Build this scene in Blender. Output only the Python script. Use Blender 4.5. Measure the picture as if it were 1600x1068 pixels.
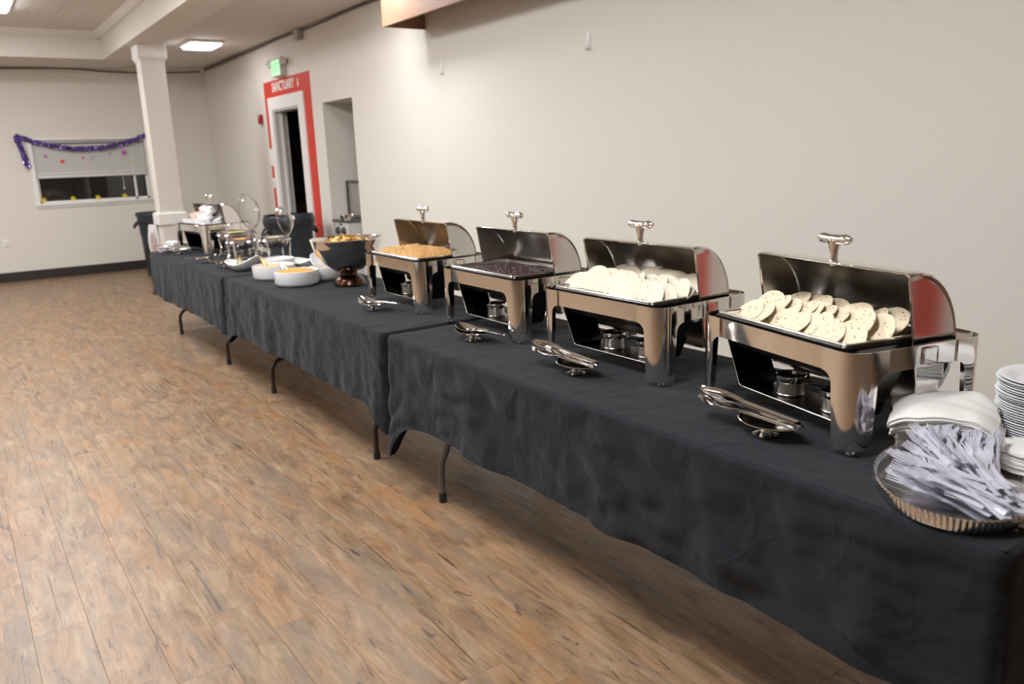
import bpy, math, random
from math import sin, cos, pi, sqrt, radians as RAD
from mathutils import Vector, Matrix, noise
for o in list(bpy.data.objects): bpy.data.objects.remove(o, do_unlink=True)
SC = bpy.context.scene
COL = SC.collection
random.seed(7)

# ------------------------------------------------------------------ camera
F_PX = 1260.0
CAM_POS = Vector((0.0, 0.0, 1.5002))
R_ = Vector((0.8186165, -0.57313666, -0.03716714))
U_ = Vector((0.15892315, 0.16385485, 0.973599))
F_ = Vector((0.55191526, 0.80291093, -0.22521897))
cd = bpy.data.cameras.new('camera'); cam = bpy.data.objects.new('camera', cd); COL.objects.link(cam)
M = Matrix((R_, U_, -F_)).transposed().to_4x4(); M.translation = CAM_POS
cam.matrix_world = M
cd.sensor_width = 36.0; cd.lens = F_PX / 1600.0 * 36.0
cd.clip_start = 0.05; cd.clip_end = 100
cd.dof.use_dof = True; cd.dof.focus_distance = 2.55; cd.dof.aperture_fstop = 3.6
SC.camera = cam
# ------------------------------------------------------------------ world + exposure
w = bpy.data.worlds.new('night'); SC.world = w; w.use_nodes = True
w.node_tree.nodes['Background'].inputs[0].default_value = (.05, .06, .09, 1)
w.node_tree.nodes['Background'].inputs[1].default_value = 0.05
SC.view_settings.view_transform = 'Standard'; SC.view_settings.look = 'None'
SC.view_settings.gamma = 1; SC.view_settings.use_curve_mapping = False
SC.view_settings.exposure = 0.0
L_TRAY, L_SIDE = 36.0, 40.0          # radiance of the ceiling panels

# ------------------------------------------------------------------ mesh builder
class MB:
    def __init__(s): s.v = []; s.f = []
    def add(s, vs, fs):
        n = len(s.v); s.v += [tuple(p) for p in vs]; s.f += [tuple(i + n for i in f) for f in fs]; return s
    def box(s, x0, x1, y0, y1, z0, z1):
        vs = [(x, y, z) for z in (z0, z1) for y in (y0, y1) for x in (x0, x1)]
        return s.add(vs, [(0, 2, 3, 1), (4, 5, 7, 6), (0, 1, 5, 4), (2, 6, 7, 3), (0, 4, 6, 2), (1, 3, 7, 5)])
    def cbox(s, x0, x1, y0, y1, z0, z1, c):
        # box with chamfered vertical and top/bottom edges (loft of rounded rectangles)
        cx, cy = (x0 + x1) / 2, (y0 + y1) / 2; hx, hy = (x1 - x0) / 2, (y1 - y0) / 2
        return s.loft([(hx - c, hy - c, c, z0), (hx, hy, c, z0 + c), (hx, hy, c, z1 - c), (hx - c, hy - c, c, z1)], 2, True, True, cx, cy)
    def loft(s, secs, n=4, cap0=False, cap1=False, cx=0, cy=0):
        rings = []
        for (hx, hy, r, z) in secs:
            r = min(r, hx, hy); ring = []
            for (sx, sy, a0) in ((1, 1, 0), (-1, 1, pi / 2), (-1, -1, pi), (1, -1, 1.5 * pi)):
                for k in range(n + 1):
                    a = a0 + pi / 2 * k / n
                    ring.append((cx + sx * (hx - r) + r * cos(a), cy + sy * (hy - r) + r * sin(a), z))
            rings.append(ring)
        return s.rings(rings, True, cap0, cap1)
    def rings(s, rings, closed=True, cap0=False, cap1=False):
        m = len(rings[0]); vs = [p for r in rings for p in r]; fs = []
        for i in range(len(rings) - 1):
            for j in range(m if closed else m - 1):
                k = (j + 1) % m
                fs.append((i * m + j, i * m + k, (i + 1) * m + k, (i + 1) * m + j))
        if cap0: fs.append(tuple(reversed(range(m))))
        if cap1: fs.append(tuple((len(rings) - 1) * m + j for j in range(m)))
        return s.add(vs, fs)
    def lathe(s, prof, n=32, cx=0, cy=0, cap0=False, cap1=False, sx=1, sy=1):
        return s.rings([[(cx + sx * r * cos(2 * pi * k / n), cy + sy * r * sin(2 * pi * k / n), z) for k in range(n)] for r, z in prof], True, cap0, cap1)
    def tube(s, pts, r, n=10, caps=True, flat=1.0):
        pts = [Vector(p) for p in pts]; rs = r if isinstance(r, (list, tuple)) else [r] * len(pts)
        rings = []; up = None
        for i, p in enumerate(pts):
            d = (pts[min(i + 1, len(pts) - 1)] - pts[max(i - 1, 0)]).normalized()
            if up is None: up = Vector((0, 0, 1)) if abs(d.z) < .9 else Vector((1, 0, 0))
            a = d.cross(up).normalized(); b = a.cross(d).normalized(); up = b
            rings.append([p + a * rs[i] * cos(2 * pi * k / n) + b * rs[i] * flat * sin(2 * pi * k / n) for k in range(n)])
        return s.rings(rings, True, caps, caps)
    def ell(s, c, rx, ry, rz, nu=10, nv=6, mat=None):
        vs = []; fs = []; c = Vector(c)
        def P(x, y, z):
            q = Vector((x * rx, y * ry, z * rz)); return c + (mat @ q if mat else q)
        vs.append(P(0, 0, -1))
        for i in range(1, nv):
            a = -pi / 2 + pi * i / nv
            for j in range(nu): vs.append(P(cos(a) * cos(2 * pi * j / nu), cos(a) * sin(2 * pi * j / nu), sin(a)))
        vs.append(P(0, 0, 1)); T = len(vs) - 1
        for j in range(nu):
            k = (j + 1) % nu
            fs.append((0, 1 + k, 1 + j)); fs.append((T, 1 + (nv - 2) * nu + j, 1 + (nv - 2) * nu + k))
            for i in range(nv - 2): fs.append((1 + i * nu + j, 1 + i * nu + k, 1 + (i + 1) * nu + k, 1 + (i + 1) * nu + j))
        return s.add(vs, fs)
    def grid(s, fn, nu, nv, wrap=False):
        vs = [fn(i / nu, j / nv) for j in range(nv + 1) for i in range(nu + (0 if wrap else 1))]; m = nu + (0 if wrap else 1); fs = []
        for j in range(nv):
            for i in range(nu):
                k = (i + 1) % m
                fs.append((j * m + i, j * m + k, (j + 1) * m + k, (j + 1) * m + i))
        return s.add(vs, fs)
    def prism(s, poly, z0, z1, f=lambda x, y, z: (x, y, z)):
        n = len(poly); vs = [f(x, y, z0) for x, y in poly] + [f(x, y, z1) for x, y in poly]
        return s.add(vs, [tuple(reversed(range(n))), tuple(range(n, 2 * n))] + [(i, (i + 1) % n, n + (i + 1) % n, n + i) for i in range(n)])
    def mesh(s, name, m=None, smooth=35):
        me = bpy.data.meshes.new(name); me.from_pydata([tuple(p) for p in s.v], [], s.f); me.validate(); me.update()
        if m: me.materials.append(m)
        if smooth:
            me.polygons.foreach_set('use_smooth', [True] * len(me.polygons)); me.set_sharp_from_angle(angle=RAD(smooth))
        return me

def obj(name, mb, m, parent=None, loc=(0, 0, 0), rot=None, smooth=35, solid=0, bevel=0, subsurf=0):
    me = mb.mesh(name, m, smooth) if isinstance(mb, MB) else mb
    o = bpy.data.objects.new(name, me); COL.objects.link(o); o.location = loc
    if rot: o.rotation_euler = rot
    if parent: o.parent = parent
    if solid:
        q = o.modifiers.new('thick', 'SOLIDIFY'); q.thickness = abs(solid); q.offset = -1 if solid > 0 else 1
        if smooth: q = o.modifiers.new('split', 'EDGE_SPLIT'); q.split_angle = RAD(max(smooth, 40))
    if bevel:
        q = o.modifiers.new('bevel', 'BEVEL'); q.width = bevel; q.segments = 2; q.limit_method = 'ANGLE'
    if subsurf:
        q = o.modifiers.new('sub', 'SUBSURF'); q.levels = q.render_levels = subsurf
    return o
def tag(o, label, cat=None, group=None, kind=None):
    if label: o['label'] = label
    if cat: o['category'] = cat
    if group: o['group'] = group
    if kind: o['kind'] = kind
    return o
def thing(name, label, cat, loc=(0, 0, 0), rz=0, group=None):
    o = bpy.data.objects.new(name, None); o.empty_display_size = .05; COL.objects.link(o)
    o.location = loc; o.rotation_euler = (0, 0, rz); return tag(o, label, cat, group)
def struct(name, mb, m, label=None, **k):
    o = obj(name, mb, m, **k); o['kind'] = 'structure'
    if label: o['label'] = label
    return o
def copy_tree(o, parent=None):
    c = o.copy(); COL.objects.link(c); c.parent = parent
    for ch in list(o.children): copy_tree(ch, c)
    return c

# ------------------------------------------------------------------ materials
def mat(name, col, rough=.5, metal=0, var=0, vscale=8, bump=0, bscale=60, spec=.5, sheen=0, trans=0, emit=None, estr=0, coat=0, sss=0, ior=1.45, stretch=None, alpha=1):
    m = bpy.data.materials.new(name); m.use_nodes = True; nt = m.node_tree; N = nt.nodes; b = N['Principled BSDF']
    I = b.inputs; I['Base Color'].default_value = (*col, 1); I['Roughness'].default_value = rough; I['Metallic'].default_value = metal
    I['Specular IOR Level'].default_value = spec; I['IOR'].default_value = ior
    I['Sheen Weight'].default_value = sheen; I['Transmission Weight'].default_value = trans; I['Coat Weight'].default_value = coat
    I['Alpha'].default_value = alpha
    if sss: I['Subsurface Weight'].default_value = sss; I['Subsurface Radius'].default_value = (.01, .006, .004)
    if emit: I['Emission Color'].default_value = (*emit, 1); I['Emission Strength'].default_value = estr
    tc = N.new('ShaderNodeTexCoord')
    mp = N.new('ShaderNodeMapping'); nt.links.new(tc.outputs['Object'], mp.inputs['Vector'])
    if stretch: mp.inputs['Scale'].default_value = stretch
    n1 = N.new('ShaderNodeTexNoise'); n1.inputs['Scale'].default_value = vscale; n1.inputs['Detail'].default_value = 4
    nt.links.new(mp.outputs['Vector'], n1.inputs['Vector'])
    hs = N.new('ShaderNodeMix'); hs.data_type = 'RGBA'
    lo = tuple(max(0, c * (1 - var)) for c in col); hi = tuple(min(1, c * (1 + var)) for c in col)
    hs.inputs['A'].default_value = (*lo, 1); hs.inputs['B'].default_value = (*hi, 1)
    nt.links.new(n1.outputs['Fac'], hs.inputs['Factor']); nt.links.new(hs.outputs['Result'], I['Base Color'])
    if bump:
        n2 = N.new('ShaderNodeTexNoise'); n2.inputs['Scale'].default_value = bscale; n2.inputs['Detail'].default_value = 3
        nt.links.new(mp.outputs['Vector'], n2.inputs['Vector'])
        bp = N.new('ShaderNodeBump'); bp.inputs['Strength'].default_value = bump; bp.inputs['Distance'].default_value = .002
        nt.links.new(n2.outputs['Fac'], bp.inputs['Height']); nt.links.new(bp.outputs['Normal'], I['Normal'])
    return m
def emis(name, col, s):
    m = bpy.data.materials.new(name); m.use_nodes = True; b = m.node_tree.nodes['Principled BSDF'].inputs
    b['Base Color'].default_value = (*col, 1); b['Emission Color'].default_value = (*col, 1); b['Emission Strength'].default_value = s
    return m

WALL = mat('wall_paint', (.735, .698, .64), .6, var=.015, vscale=2, bump=.08, bscale=180)
CEIL = mat('ceiling_paint', (.66, .61, .56), .7, var=.03, vscale=3, bump=.1, bscale=90)
TILE = mat('ceiling_tile', (.76, .73, .68), .75, var=.03, vscale=6, bump=.15, bscale=120)
TRIMW = mat('white_trim', (.82, .80, .78), .4, var=.02)
BASEB = mat('dark_baseboard', (.028, .022, .02), .45, var=.1)
RED = mat('red_paint', (.62, .045, .028), .5, var=.03, bump=.05, bscale=150)
STEEL = mat('polished_steel', (.78, .75, .71), .09, 1, var=.02, vscale=3)
SATIN = mat('satin_steel', (.60, .565, .52), .27, 1, var=.05, vscale=12, stretch=(1, .08, 1))
PANST = mat('pan_steel', (.74, .73, .72), .2, 1, var=.03)
DARKST = mat('sooty_steel', (.10, .095, .09), .25, 1, var=.2)
CHROME = mat('chrome', (.86, .85, .84), .06, 1)
WHITEC = mat('white_ceramic', (.70, .70, .71), .22, var=.01, coat=.3)
BLACKP = mat('black_plastic', (.012, .013, .014), .45, var=.1, vscale=20)
BINM = mat('bin_plastic', (.022, .03, .036), .5, var=.15, vscale=10)
PAPER = mat('napkin_paper', (.74, .73, .70), .85, var=.02, bump=.3, bscale=250)
FOAM = mat('white_plate', (.76, .77, .79), .35, var=.01)
CLOTH = mat('black_cloth', (.0130, .0143, .0178), .8, var=.12, vscale=5, bump=.25, bscale=700, sheen=.07, spec=.12)
def wrinkles(m):
    nt = m.node_tree; N = nt.nodes; L = nt.links; b = N['Principled BSDF']; old = b.inputs['Normal'].links[0].from_node
    tc = N.new('ShaderNodeTexCoord'); v = N.new('ShaderNodeTexVoronoi'); v.feature = 'F1'; v.inputs['Scale'].default_value = 6.5
    n = N.new('ShaderNodeTexNoise'); n.inputs['Scale'].default_value = 5; n.inputs['Detail'].default_value = 3; n.inputs['Distortion'].default_value = .4
    L.new(tc.outputs['Object'], n.inputs['Vector'])
    mx = N.new('ShaderNodeMix'); mx.data_type = 'VECTOR'; mx.inputs['Factor'].default_value = .25; L.new(tc.outputs['Object'], mx.inputs['A']); L.new(n.outputs['Color'], mx.inputs['B']); L.new(mx.outputs['Result'], v.inputs['Vector'])
    ad = N.new('ShaderNodeMath'); ad.operation = 'ADD'; L.new(n.outputs['Fac'], ad.inputs[0]); L.new(v.outputs['Distance'], ad.inputs[1])
    bp = N.new('ShaderNodeBump'); bp.inputs['Strength'].default_value = .4; bp.inputs['Distance'].default_value = .03
    L.new(ad.outputs[0], bp.inputs['Height']); L.new(bp.outputs['Normal'], old.inputs['Normal'])
wrinkles(CLOTH)
OUT = mat('night_outside', (.006, .007, .006), .8, var=.5, vscale=3)

def plank_material():
    m = bpy.data.materials.new('vinyl_plank'); m.use_nodes = True; nt = m.node_tree; N = nt.nodes; L = nt.links; b = N['Principled BSDF'].inputs
    geo = N.new('ShaderNodeNewGeometry'); oi = N.new('ShaderNodeObjectInfo')
    ad = N.new('ShaderNodeMath'); ad.operation = 'ADD'; L.new(geo.outputs['Random Per Island'], ad.inputs[0]); L.new(oi.outputs['Random'], ad.inputs[1])
    fr = N.new('ShaderNodeMath'); fr.operation = 'FRACT'; L.new(ad.outputs[0], fr.inputs[0])
    cx = N.new('ShaderNodeCombineXYZ'); ml = N.new('ShaderNodeMath'); ml.operation = 'MULTIPLY'; ml.inputs[1].default_value = 83
    L.new(fr.outputs[0], ml.inputs[0]); L.new(ml.outputs[0], cx.inputs['X']); L.new(ml.outputs[0], cx.inputs['Z'])
    va = N.new('ShaderNodeVectorMath'); va.operation = 'ADD'; L.new(geo.outputs['Position'], va.inputs[0]); L.new(cx.outputs[0], va.inputs[1])
    def nz(scale, vec, detail=5, rough=.6, dist=0):
        mp = N.new('ShaderNodeMapping'); mp.inputs['Scale'].default_value = vec; L.new(va.outputs[0], mp.inputs['Vector'])
        n = N.new('ShaderNodeTexNoise'); n.inputs['Scale'].default_value = scale; n.inputs['Detail'].default_value = detail
        n.inputs['Roughness'].default_value = rough; n.inputs['Distortion'].default_value = dist
        L.new(mp.outputs[0], n.inputs['Vector']); return n.outputs['Fac']
    def ramp(fac, stops):
        r = N.new('ShaderNodeValToRGB'); L.new(fac, r.inputs[0]); e = r.color_ramp.elements
        e[0].position, e[0].color = stops[0][0], (*stops[0][1], 1); e[1].position, e[1].color = stops[-1][0], (*stops[-1][1], 1)
        for p_, c_ in stops[1:-1]:
            q = e.new(p_); q.color = (*c_, 1)
        return r.outputs[0]
    def mix(kind, f, a, c):
        x = N.new('ShaderNodeMix'); x.data_type = 'RGBA'; x.blend_type = kind
        if isinstance(f, float): x.inputs['Factor'].default_value = f
        else: L.new(f, x.inputs['Factor'])
        for s_, v_ in (('A', a), ('B', c)):
            if isinstance(v_, tuple): x.inputs[s_].default_value = (*v_, 1)
            else: L.new(v_, x.inputs[s_])
        return x.outputs['Result']
    base = ramp(nz(15, (1, .26, 1), 8, .7, .7), [(.30, (.125, .070, .036)), (.44, (.225, .142, .082)), (.55, (.30, .196, .116)), (.72, (.385, .275, .178))])
    warm = ramp(nz(6, (1, .4, 1), 4, .6, 1.0), [(.48, (0, 0, 0)), (.68, (1, 1, 1))])
    c = mix('MIX', mix('MULTIPLY', 1.0, warm, (.55, .55, .55)), base, (.34, .165, .062))
    grain = ramp(nz(80, (1, .05, 1), 6, .75, .5), [(.32, (.50, .47, .45)), (.47, (.97, .96, .95)), (.75, (1.0, 1.0, 1.0))])
    c = mix('MULTIPLY', .85, c, grain)
    grey = ramp(nz(5, (2.4, .25, 1), 5, .65, 1.2), [(.50, (0, 0, 0)), (.62, (1, 1, 1))])
    c = mix('MIX', mix('MULTIPLY', 1.0, grey, (.6, .6, .6)), c, (.185, .14, .105))
    crack = ramp(nz(17, (1, .075, 1), 7, .75, 2.4), [(.37, (1, 1, 1)), (.41, (0, 0, 0))])
    c = mix('MIX', mix('MULTIPLY', 1.0, crack, (.8, .8, .8)), c, (.05, .034, .029))
    line = ramp(nz(40, (1, .022, 1), 4, .6, .5), [(.30, (1, 1, 1)), (.345, (0, 0, 0))])
    c = mix('MIX', mix('MULTIPLY', 1.0, line, (.7, .7, .7)), c, (.055, .036, .03))
    knot = ramp(nz(14, (1, .5, 1), 3, .5, 1.5), [(.25, (1, 1, 1)), (.29, (0, 0, 0))])
    c = mix('MIX', mix('MULTIPLY', 1.0, knot, (.7, .7, .7)), c, (.10, .06, .05))
    tone = ramp(fr.outputs[0], [(0, (.89, .90, .90)), (.35, (.96, .96, .95)), (.7, (.97, .93, .89)), (1, (.92, .94, .95))])
    c = mix('MULTIPLY', 1.0, c, tone)
    L.new(c, b['Base Color']); b['Roughness'].default_value = .40; b['Specular IOR Level'].default_value = .45
    bp = N.new('ShaderNodeBump'); bp.inputs['Strength'].default_value = .15; bp.inputs['Distance'].default_value = .002
    L.new(nz(70, (1, .045, 1), 5, .7, .3), bp.inputs['Height']); L.new(bp.outputs[0], b['Normal'])
    return m
PLANK = plank_material()

# ================================================================== ROOM
XW, YF, HC, XL, YB = 3.66, 13.534, 3.0, -4.6, -4.2
ZT = 3.30                               # raised tray ceiling
# floor: a dark substrate with separate vinyl planks lying on it
fl = struct('floor', MB().box(XL, XW, YB, YF, -.06, -.004), mat('substrate', (.13, .09, .06), .8), 'brown wood-look vinyl plank floor')
PW, PL, PG = .165, 1.22, .0005
pm = MB().cbox(-PW / 2 + PG / 2, PW / 2 - PG / 2, -PL / 2 + PG / 2, PL / 2 - PG / 2, -.004, 0, .0006).mesh('plank', PLANK, 0)
cells = []
nx = int((XW - XL) / PW) + 1
for i in range(nx):
    x = XL + PW * (i + .5); off = random.random() * PL
    y = YB - off + PL / 2
    while y < YF + PL / 2:
        cells.append((x, y)); y += PL
def seen(x, y):
    best = False
    for dy in (-.5, 0, .5):
        d = Vector((x, y + dy, 0)) - CAM_POS; zc = d.dot(F_)
        if zc > .3 and abs(d.dot(R_) / zc) < 830 / F_PX and abs(d.dot(U_) / zc) < 560 / F_PX: best = True
    return best and x < 2.6
order = sorted([c for c in cells if seen(*c) and c[1] + PL / 2 < YF and c[0] + PW / 2 < XW], key=lambda c: c[0] ** 2 + c[1] ** 2)[:300]
chosen = set(order)
for (x, y) in order: obj('plank', pm, PLANK, fl, (x, y, 0))
rest = MB()
for (x, y) in cells:
    if (x, y) in chosen: continue
    y0, y1 = max(y - PL / 2 + PG / 2, YB), min(y + PL / 2 - PG / 2, YF); x1 = min(x + PW / 2 - PG / 2, XW)
    if y1 - y0 > .02 and x1 > x - PW / 2: rest.box(x - PW / 2 + PG / 2, x1, y0, y1, -.004, 0)
tag(obj('distant_planks', rest, PLANK, fl, smooth=0), None, kind='stuff')

# right wall with the doorway and the alcove opening
DY0, DY1, DZ = 9.577, 10.503, 2.18      # door opening
NY0, NY1, NZ = 8.086, 8.88, 2.15        # alcove opening
wr = MB(); WT = .16
for (y0, y1, z0, z1) in ((YB, NY0, 0, HC + .4), (NY0, NY1, NZ, HC + .4), (NY1, DY0, 0, HC + .4), (DY0, DY1, DZ, HC + .4), (DY1, YF, 0, HC + .4)):
    wr.box(XW, XW + WT, y0, y1, z0, z1)
struct('wall_right', wr, WALL, 'long beige painted wall behind the buffet tables', smooth=0)
# far wall with window opening
WX0, WX1, WZ0, WZ1 = 1.17, 2.66, 1.07, 1.955
wf = MB()
for (x0, x1, z0, z1) in ((XL, WX0, 0, HC + .4), (WX1, XW + WT, 0, HC + .4), (WX0, WX1, 0, WZ0), (WX0, WX1, WZ1, HC + .4)):
    wf.box(x0, x1, YF, YF + .16, z0, z1)
struct('wall_far', wf, WALL, 'beige painted end wall with the small window', smooth=0)
struct('wall_left', MB().box(XL - .15, XL, YB, YF, 0, HC + .4), WALL, 'beige side wall left of the room', smooth=0)
struct('wall_near', MB().box(XL, XW, YB - .15, YB, 0, HC + .4), WALL, 'beige wall at the near end of the room', smooth=0)
# ceilings: low strip on the right, low strip at the far end, raised tray in the middle
BX0, BX1, BZ, SY = 2.075, 2.455, 2.95, 12.40
struct('ceiling', MB().box(BX1, XW, YB, YF, HC - .01, HC + .1).box(BX0, BX1, SY, YF, BZ, HC + .1).box(XL, BX0, SY, YF, BZ, HC + .1).box(XL, BX0, YB, SY, ZT + .012, ZT + .1), CEIL, 'low ceiling around the raised tray', smooth=0)
tl = struct('ceiling_tray', MB().box(XL, BX0, YB, SY, ZT, ZT + .0118), mat('tile_gap', (.25, .23, .2), .8), 'raised ceiling panel with square tiles', smooth=0)
tm = MB().cbox(-.1445, .1445, -.299, .299, -.008, 0, .003).mesh('ceiling_tile', TILE, 30)
for i in range(6):
    for j in range(9): obj('ceiling_tile', tm, TILE, tl, (BX0 - .06 - .29 * (i + .5), SY - .06 - .6 * (j + .5), ZT))
obj('tile_field', MB().box(XL, BX0 - .06 - .29 * 6, YB, SY, ZT - .008, ZT).box(BX0 - .06 - .29 * 6, BX0, YB, SY - .06 - 5.4, ZT - .008, ZT), TILE, tl, smooth=0)
struct('beam', MB().box(BX0, BX1, YB, SY, BZ, ZT + .1), WALL, 'beige boxed ceiling beam running to the pillar', smooth=0)
struct('soffit', MB().box(XL, BX0, SY - .004, SY, BZ, ZT + .1), WALL, 'beige drop of the ceiling before the end wall', smooth=0)
# crown moulding of the tray
def crown(p0, p1, nrm):
    mb = MB(); prof = [(0, 0), (.02, 0), (.03, -.0), (.075, .055), (.08, .075), (0, .075)]
    d = [(Vector(p0) + Vector(nrm) * u + Vector((0, 0, ZT - .083 + v))) for u, v in prof]
    e = [(Vector(p1) + Vector(nrm) * u + Vector((0, 0, ZT - .083 + v))) for u, v in prof]
    return mb.rings([d, e], True, True, True)
struct('trim_1', crown((BX0, YB, 0), (BX0, SY, 0), (-1, 0, 0)), TRIMW, 'white crown moulding along the beam', smooth=0)
struct('trim_2', crown((XL, SY - .004, 0), (BX0, SY - .004, 0), (0, -1, 0)), TRIMW, 'white crown moulding along the far soffit', smooth=0)
struct('baseboard_far', MB().box(XL, XW, YF - .014, YF, 0, .135), BASEB, 'dark brown baseboard of the end wall', smooth=0)
struct('baseboard_right', MB().box(XW - .014, XW, YB, NY0, 0, .135).box(XW - .014, XW, NY1, DY0 - .2, 0, .135).box(XW - .014, XW, DY1 + .27, YF - .014, 0, .135), BASEB, smooth=0)
struct('baseboard_left', MB().box(XL, XL + .014, YB, YF - .014, 0, .135), BASEB, smooth=0)
# pillar under the beam
PX0, PX1, PY0 = 2.20, 2.47, 10.75
pil = struct('pillar', MB().box(PX0, PX1, PY0, PY0 + .27, .0, BZ - .001), WALL, 'square beige pillar with white capital and white band', smooth=0)
obj('capital', MB().loft([(.135, .135, .004, 2.745), (.165, .165, .004, 2.80), (.165, .165, .004, BZ - .0015)], 1, True, True, (PX0 + PX1) / 2, PY0 + .135), TRIMW, pil, smooth=20)
obj('band', MB().loft([(.137, .137, .004, .80), (.172, .172, .004, .825), (.172, .172, .004, .95), (.160, .160, .004, .965), (.137, .137, .004, .968)], 1, False, True, (PX0 + PX1) / 2, PY0 + .135), TRIMW, pil, smooth=20)
obj('pillar_base', MB().loft([(.155, .155, .004, .0), (.155, .155, .004, .14), (.137, .137, .004, .15)], 1, False, True, (PX0 + PX1) / 2, PY0 + .135), TRIMW, pil, smooth=20)

# alcove behind the right wall
al = MB().box(XW + WT, 5.4, NY1, NY1 + .1, 0, NZ).box(XW + WT, 5.4, NY0 - .1, NY0, 0, NZ).box(5.3, 5.4, NY0, NY1, 0, NZ).box(XW + WT, 5.4, NY0 - .1, NY1 + .1, NZ, NZ + .1).box(XW, 5.4, NY0 - .1, NY1 + .1, -.06, 0)
struct('wall_alcove', al, WALL, 'beige inside faces of the alcove opening', smooth=0)
# dark room behind the doorway
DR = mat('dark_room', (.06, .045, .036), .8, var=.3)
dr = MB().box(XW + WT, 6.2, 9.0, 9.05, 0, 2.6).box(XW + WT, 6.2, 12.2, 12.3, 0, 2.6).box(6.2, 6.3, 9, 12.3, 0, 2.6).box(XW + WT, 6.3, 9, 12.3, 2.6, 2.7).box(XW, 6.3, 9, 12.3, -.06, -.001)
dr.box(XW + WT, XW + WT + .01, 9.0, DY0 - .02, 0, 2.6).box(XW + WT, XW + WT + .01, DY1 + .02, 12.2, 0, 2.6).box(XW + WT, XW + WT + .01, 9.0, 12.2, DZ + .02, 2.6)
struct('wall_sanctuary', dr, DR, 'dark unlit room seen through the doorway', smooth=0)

# ---- door surround
d1 = struct('door_1', MB().box(XW - .002, XW + WT, DY0, DY0 + .03, 0, DZ - .03).box(XW - .002, XW + WT, DY1 - .03, DY1, 0, DZ - .03).box(XW - .002, XW + WT, DY0, DY1, DZ - .03, DZ - .0005), mat('jamb_paint', (.66, .63, .60), .45), 'open doorway with white frame in red surround', smooth=0)
CW = .145
obj('casing', MB().box(XW - .022, XW - .0021, DY0 - .175, DY0 + .008, 0, DZ + CW).box(XW - .022, XW - .0021, DY1 - .008, DY1 + .13, 0, DZ + CW).box(XW - .022, XW - .0021, DY0 + .008, DY1 - .008, DZ - .008, DZ + CW), TRIMW, d1, smooth=0)
obj('door_stop', MB().box(XW + .07, XW + .10, DY1 - .055, DY1 - .03, 0, DZ - .03).box(XW + .07, XW + .10, DY0 + .03, DY0 + .05, 0, DZ - .03), TRIMW, d1, smooth=0)
rd = MB(); RY0, RY1, RZ = 9.185, 10.775, 2.526
rd.box(XW - .004, XW - .0004, RY0, DY0 - .175, 0, RZ).box(XW - .004, XW - .0004, DY1 + .13, RY1, 0, RZ).box(XW - .004, XW - .0004, DY0 - .175, DY1 + .13, DZ + CW, RZ)
sur = obj('painted_surround', rd, RED, d1, smooth=0); sur['label'] = 'flat red painted border around the white door frame'
WHITEPAINT = mat('white_lettering', (.85, .82, .8), .5)
def text_mesh(name, s, size, sx, y, z, x, m, parent, ext=.001, bold=.0):
    cu = bpy.data.curves.new(name, 'FONT'); cu.body = s; cu.size = size; cu.align_x = 'CENTER'; cu.align_y = 'CENTER'; cu.extrude = ext; cu.offset = bold
    t = bpy.data.objects.new(name + '_tmp', cu); COL.objects.link(t); bpy.context.view_layer.update()
    me = bpy.data.meshes.new_from_object(t.evaluated_get(bpy.context.evaluated_depsgraph_get())); me.name = name
    bpy.data.objects.remove(t, do_unlink=True); me.materials.clear(); me.materials.append(m)
    o = bpy.data.objects.new(name, me); COL.objects.link(o)
    Rm = Matrix(((0, 0, -1), (-1, 0, 0), (0, 1, 0))).to_4x4()
    o.matrix_world = Matrix.Translation((x, y, z)) @ Rm @ Matrix.Diagonal((sx, 1, 1, 1))
    if parent: o.parent = parent; o.matrix_parent_inverse = Matrix.Identity(4)
    return o
t = text_mesh('lettering', 'SANCTUARY', .155, .86, 10.07, 2.437, XW - .0055, WHITEPAINT, sur, bold=.004); t['label'] = 'white capital lettering SANCTUARY'
ar = MB().prism([(-.012, .05), (.012, .05), (.012, -.01), (.03, -.01), (0, -.055), (-.03, -.01), (-.012, -.01)], 0, .001, lambda x, y, z: (-z, -x, y))
obj('arrow_mark', ar, WHITEPAINT, sur, (XW - .0045, 9.56, 2.43), smooth=0)
# plates on the red border, alarm, exit sign
def plate(name, label, cat, y0, y1, z0, z1, extra):
    t = thing(name, label, cat, (XW - .0042, (y0 + y1) / 2, (z0 + z1) / 2))
    hy, hz = (y1 - y0) / 2, (z1 - z0) / 2
    obj('plate', MB().loft([(hz, hy, .008, 0), (hz, hy, .008, .004), (hz - .004, hy - .004, .006, .008)], 2, True, True), TRIMW, t, (-.0, 0, 0), (0, RAD(-90), 0))
    extra(t); return t
def toggles(n):
    def f(t):
        for k in range(n): obj('toggle', MB().cbox(-.014, 0, -.006, .006, -.012, .012, .002), WHITEC, t, (-.006, (k - (n - 1) / 2) * .046, 0))
    return f
plate('notice_card', 'white card on red door border, left of the doorway', 'notice', 10.62, 10.80, 1.48, 1.70, lambda t: None)
plate('light_switch', 'small white switch plate under the white card', 'switch', 10.665, 10.775, 1.20, 1.325, toggles(2))
fa = thing('fire_alarm', 'red fire alarm strobe left of the doorway', 'alarm', (XW, 10.98, 2.085))
obj('housing', MB().loft([(.06, .05, .01, 0), (.06, .05, .01, .035), (.05, .04, .01, .045)], 3, True, True), mat('alarm_red', (.38, .012, .02), .35), fa, (0, 0, 0), (0, RAD(-90), 0))
obj('strobe_lens', MB().cbox(-.062, -.044, -.02, .02, .005, .04, .004), WHITEC, fa)
ex = thing('exit_sign', 'lit green exit sign with twin emergency lamps above the doorway', 'exit sign', (XW, 10.06, 2.64))
obj('housing', MB().cbox(-.075, 0, -.16, .16, -.10, .10, .006), mat('sign_grey', (.55, .54, .52), .5), ex)
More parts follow.
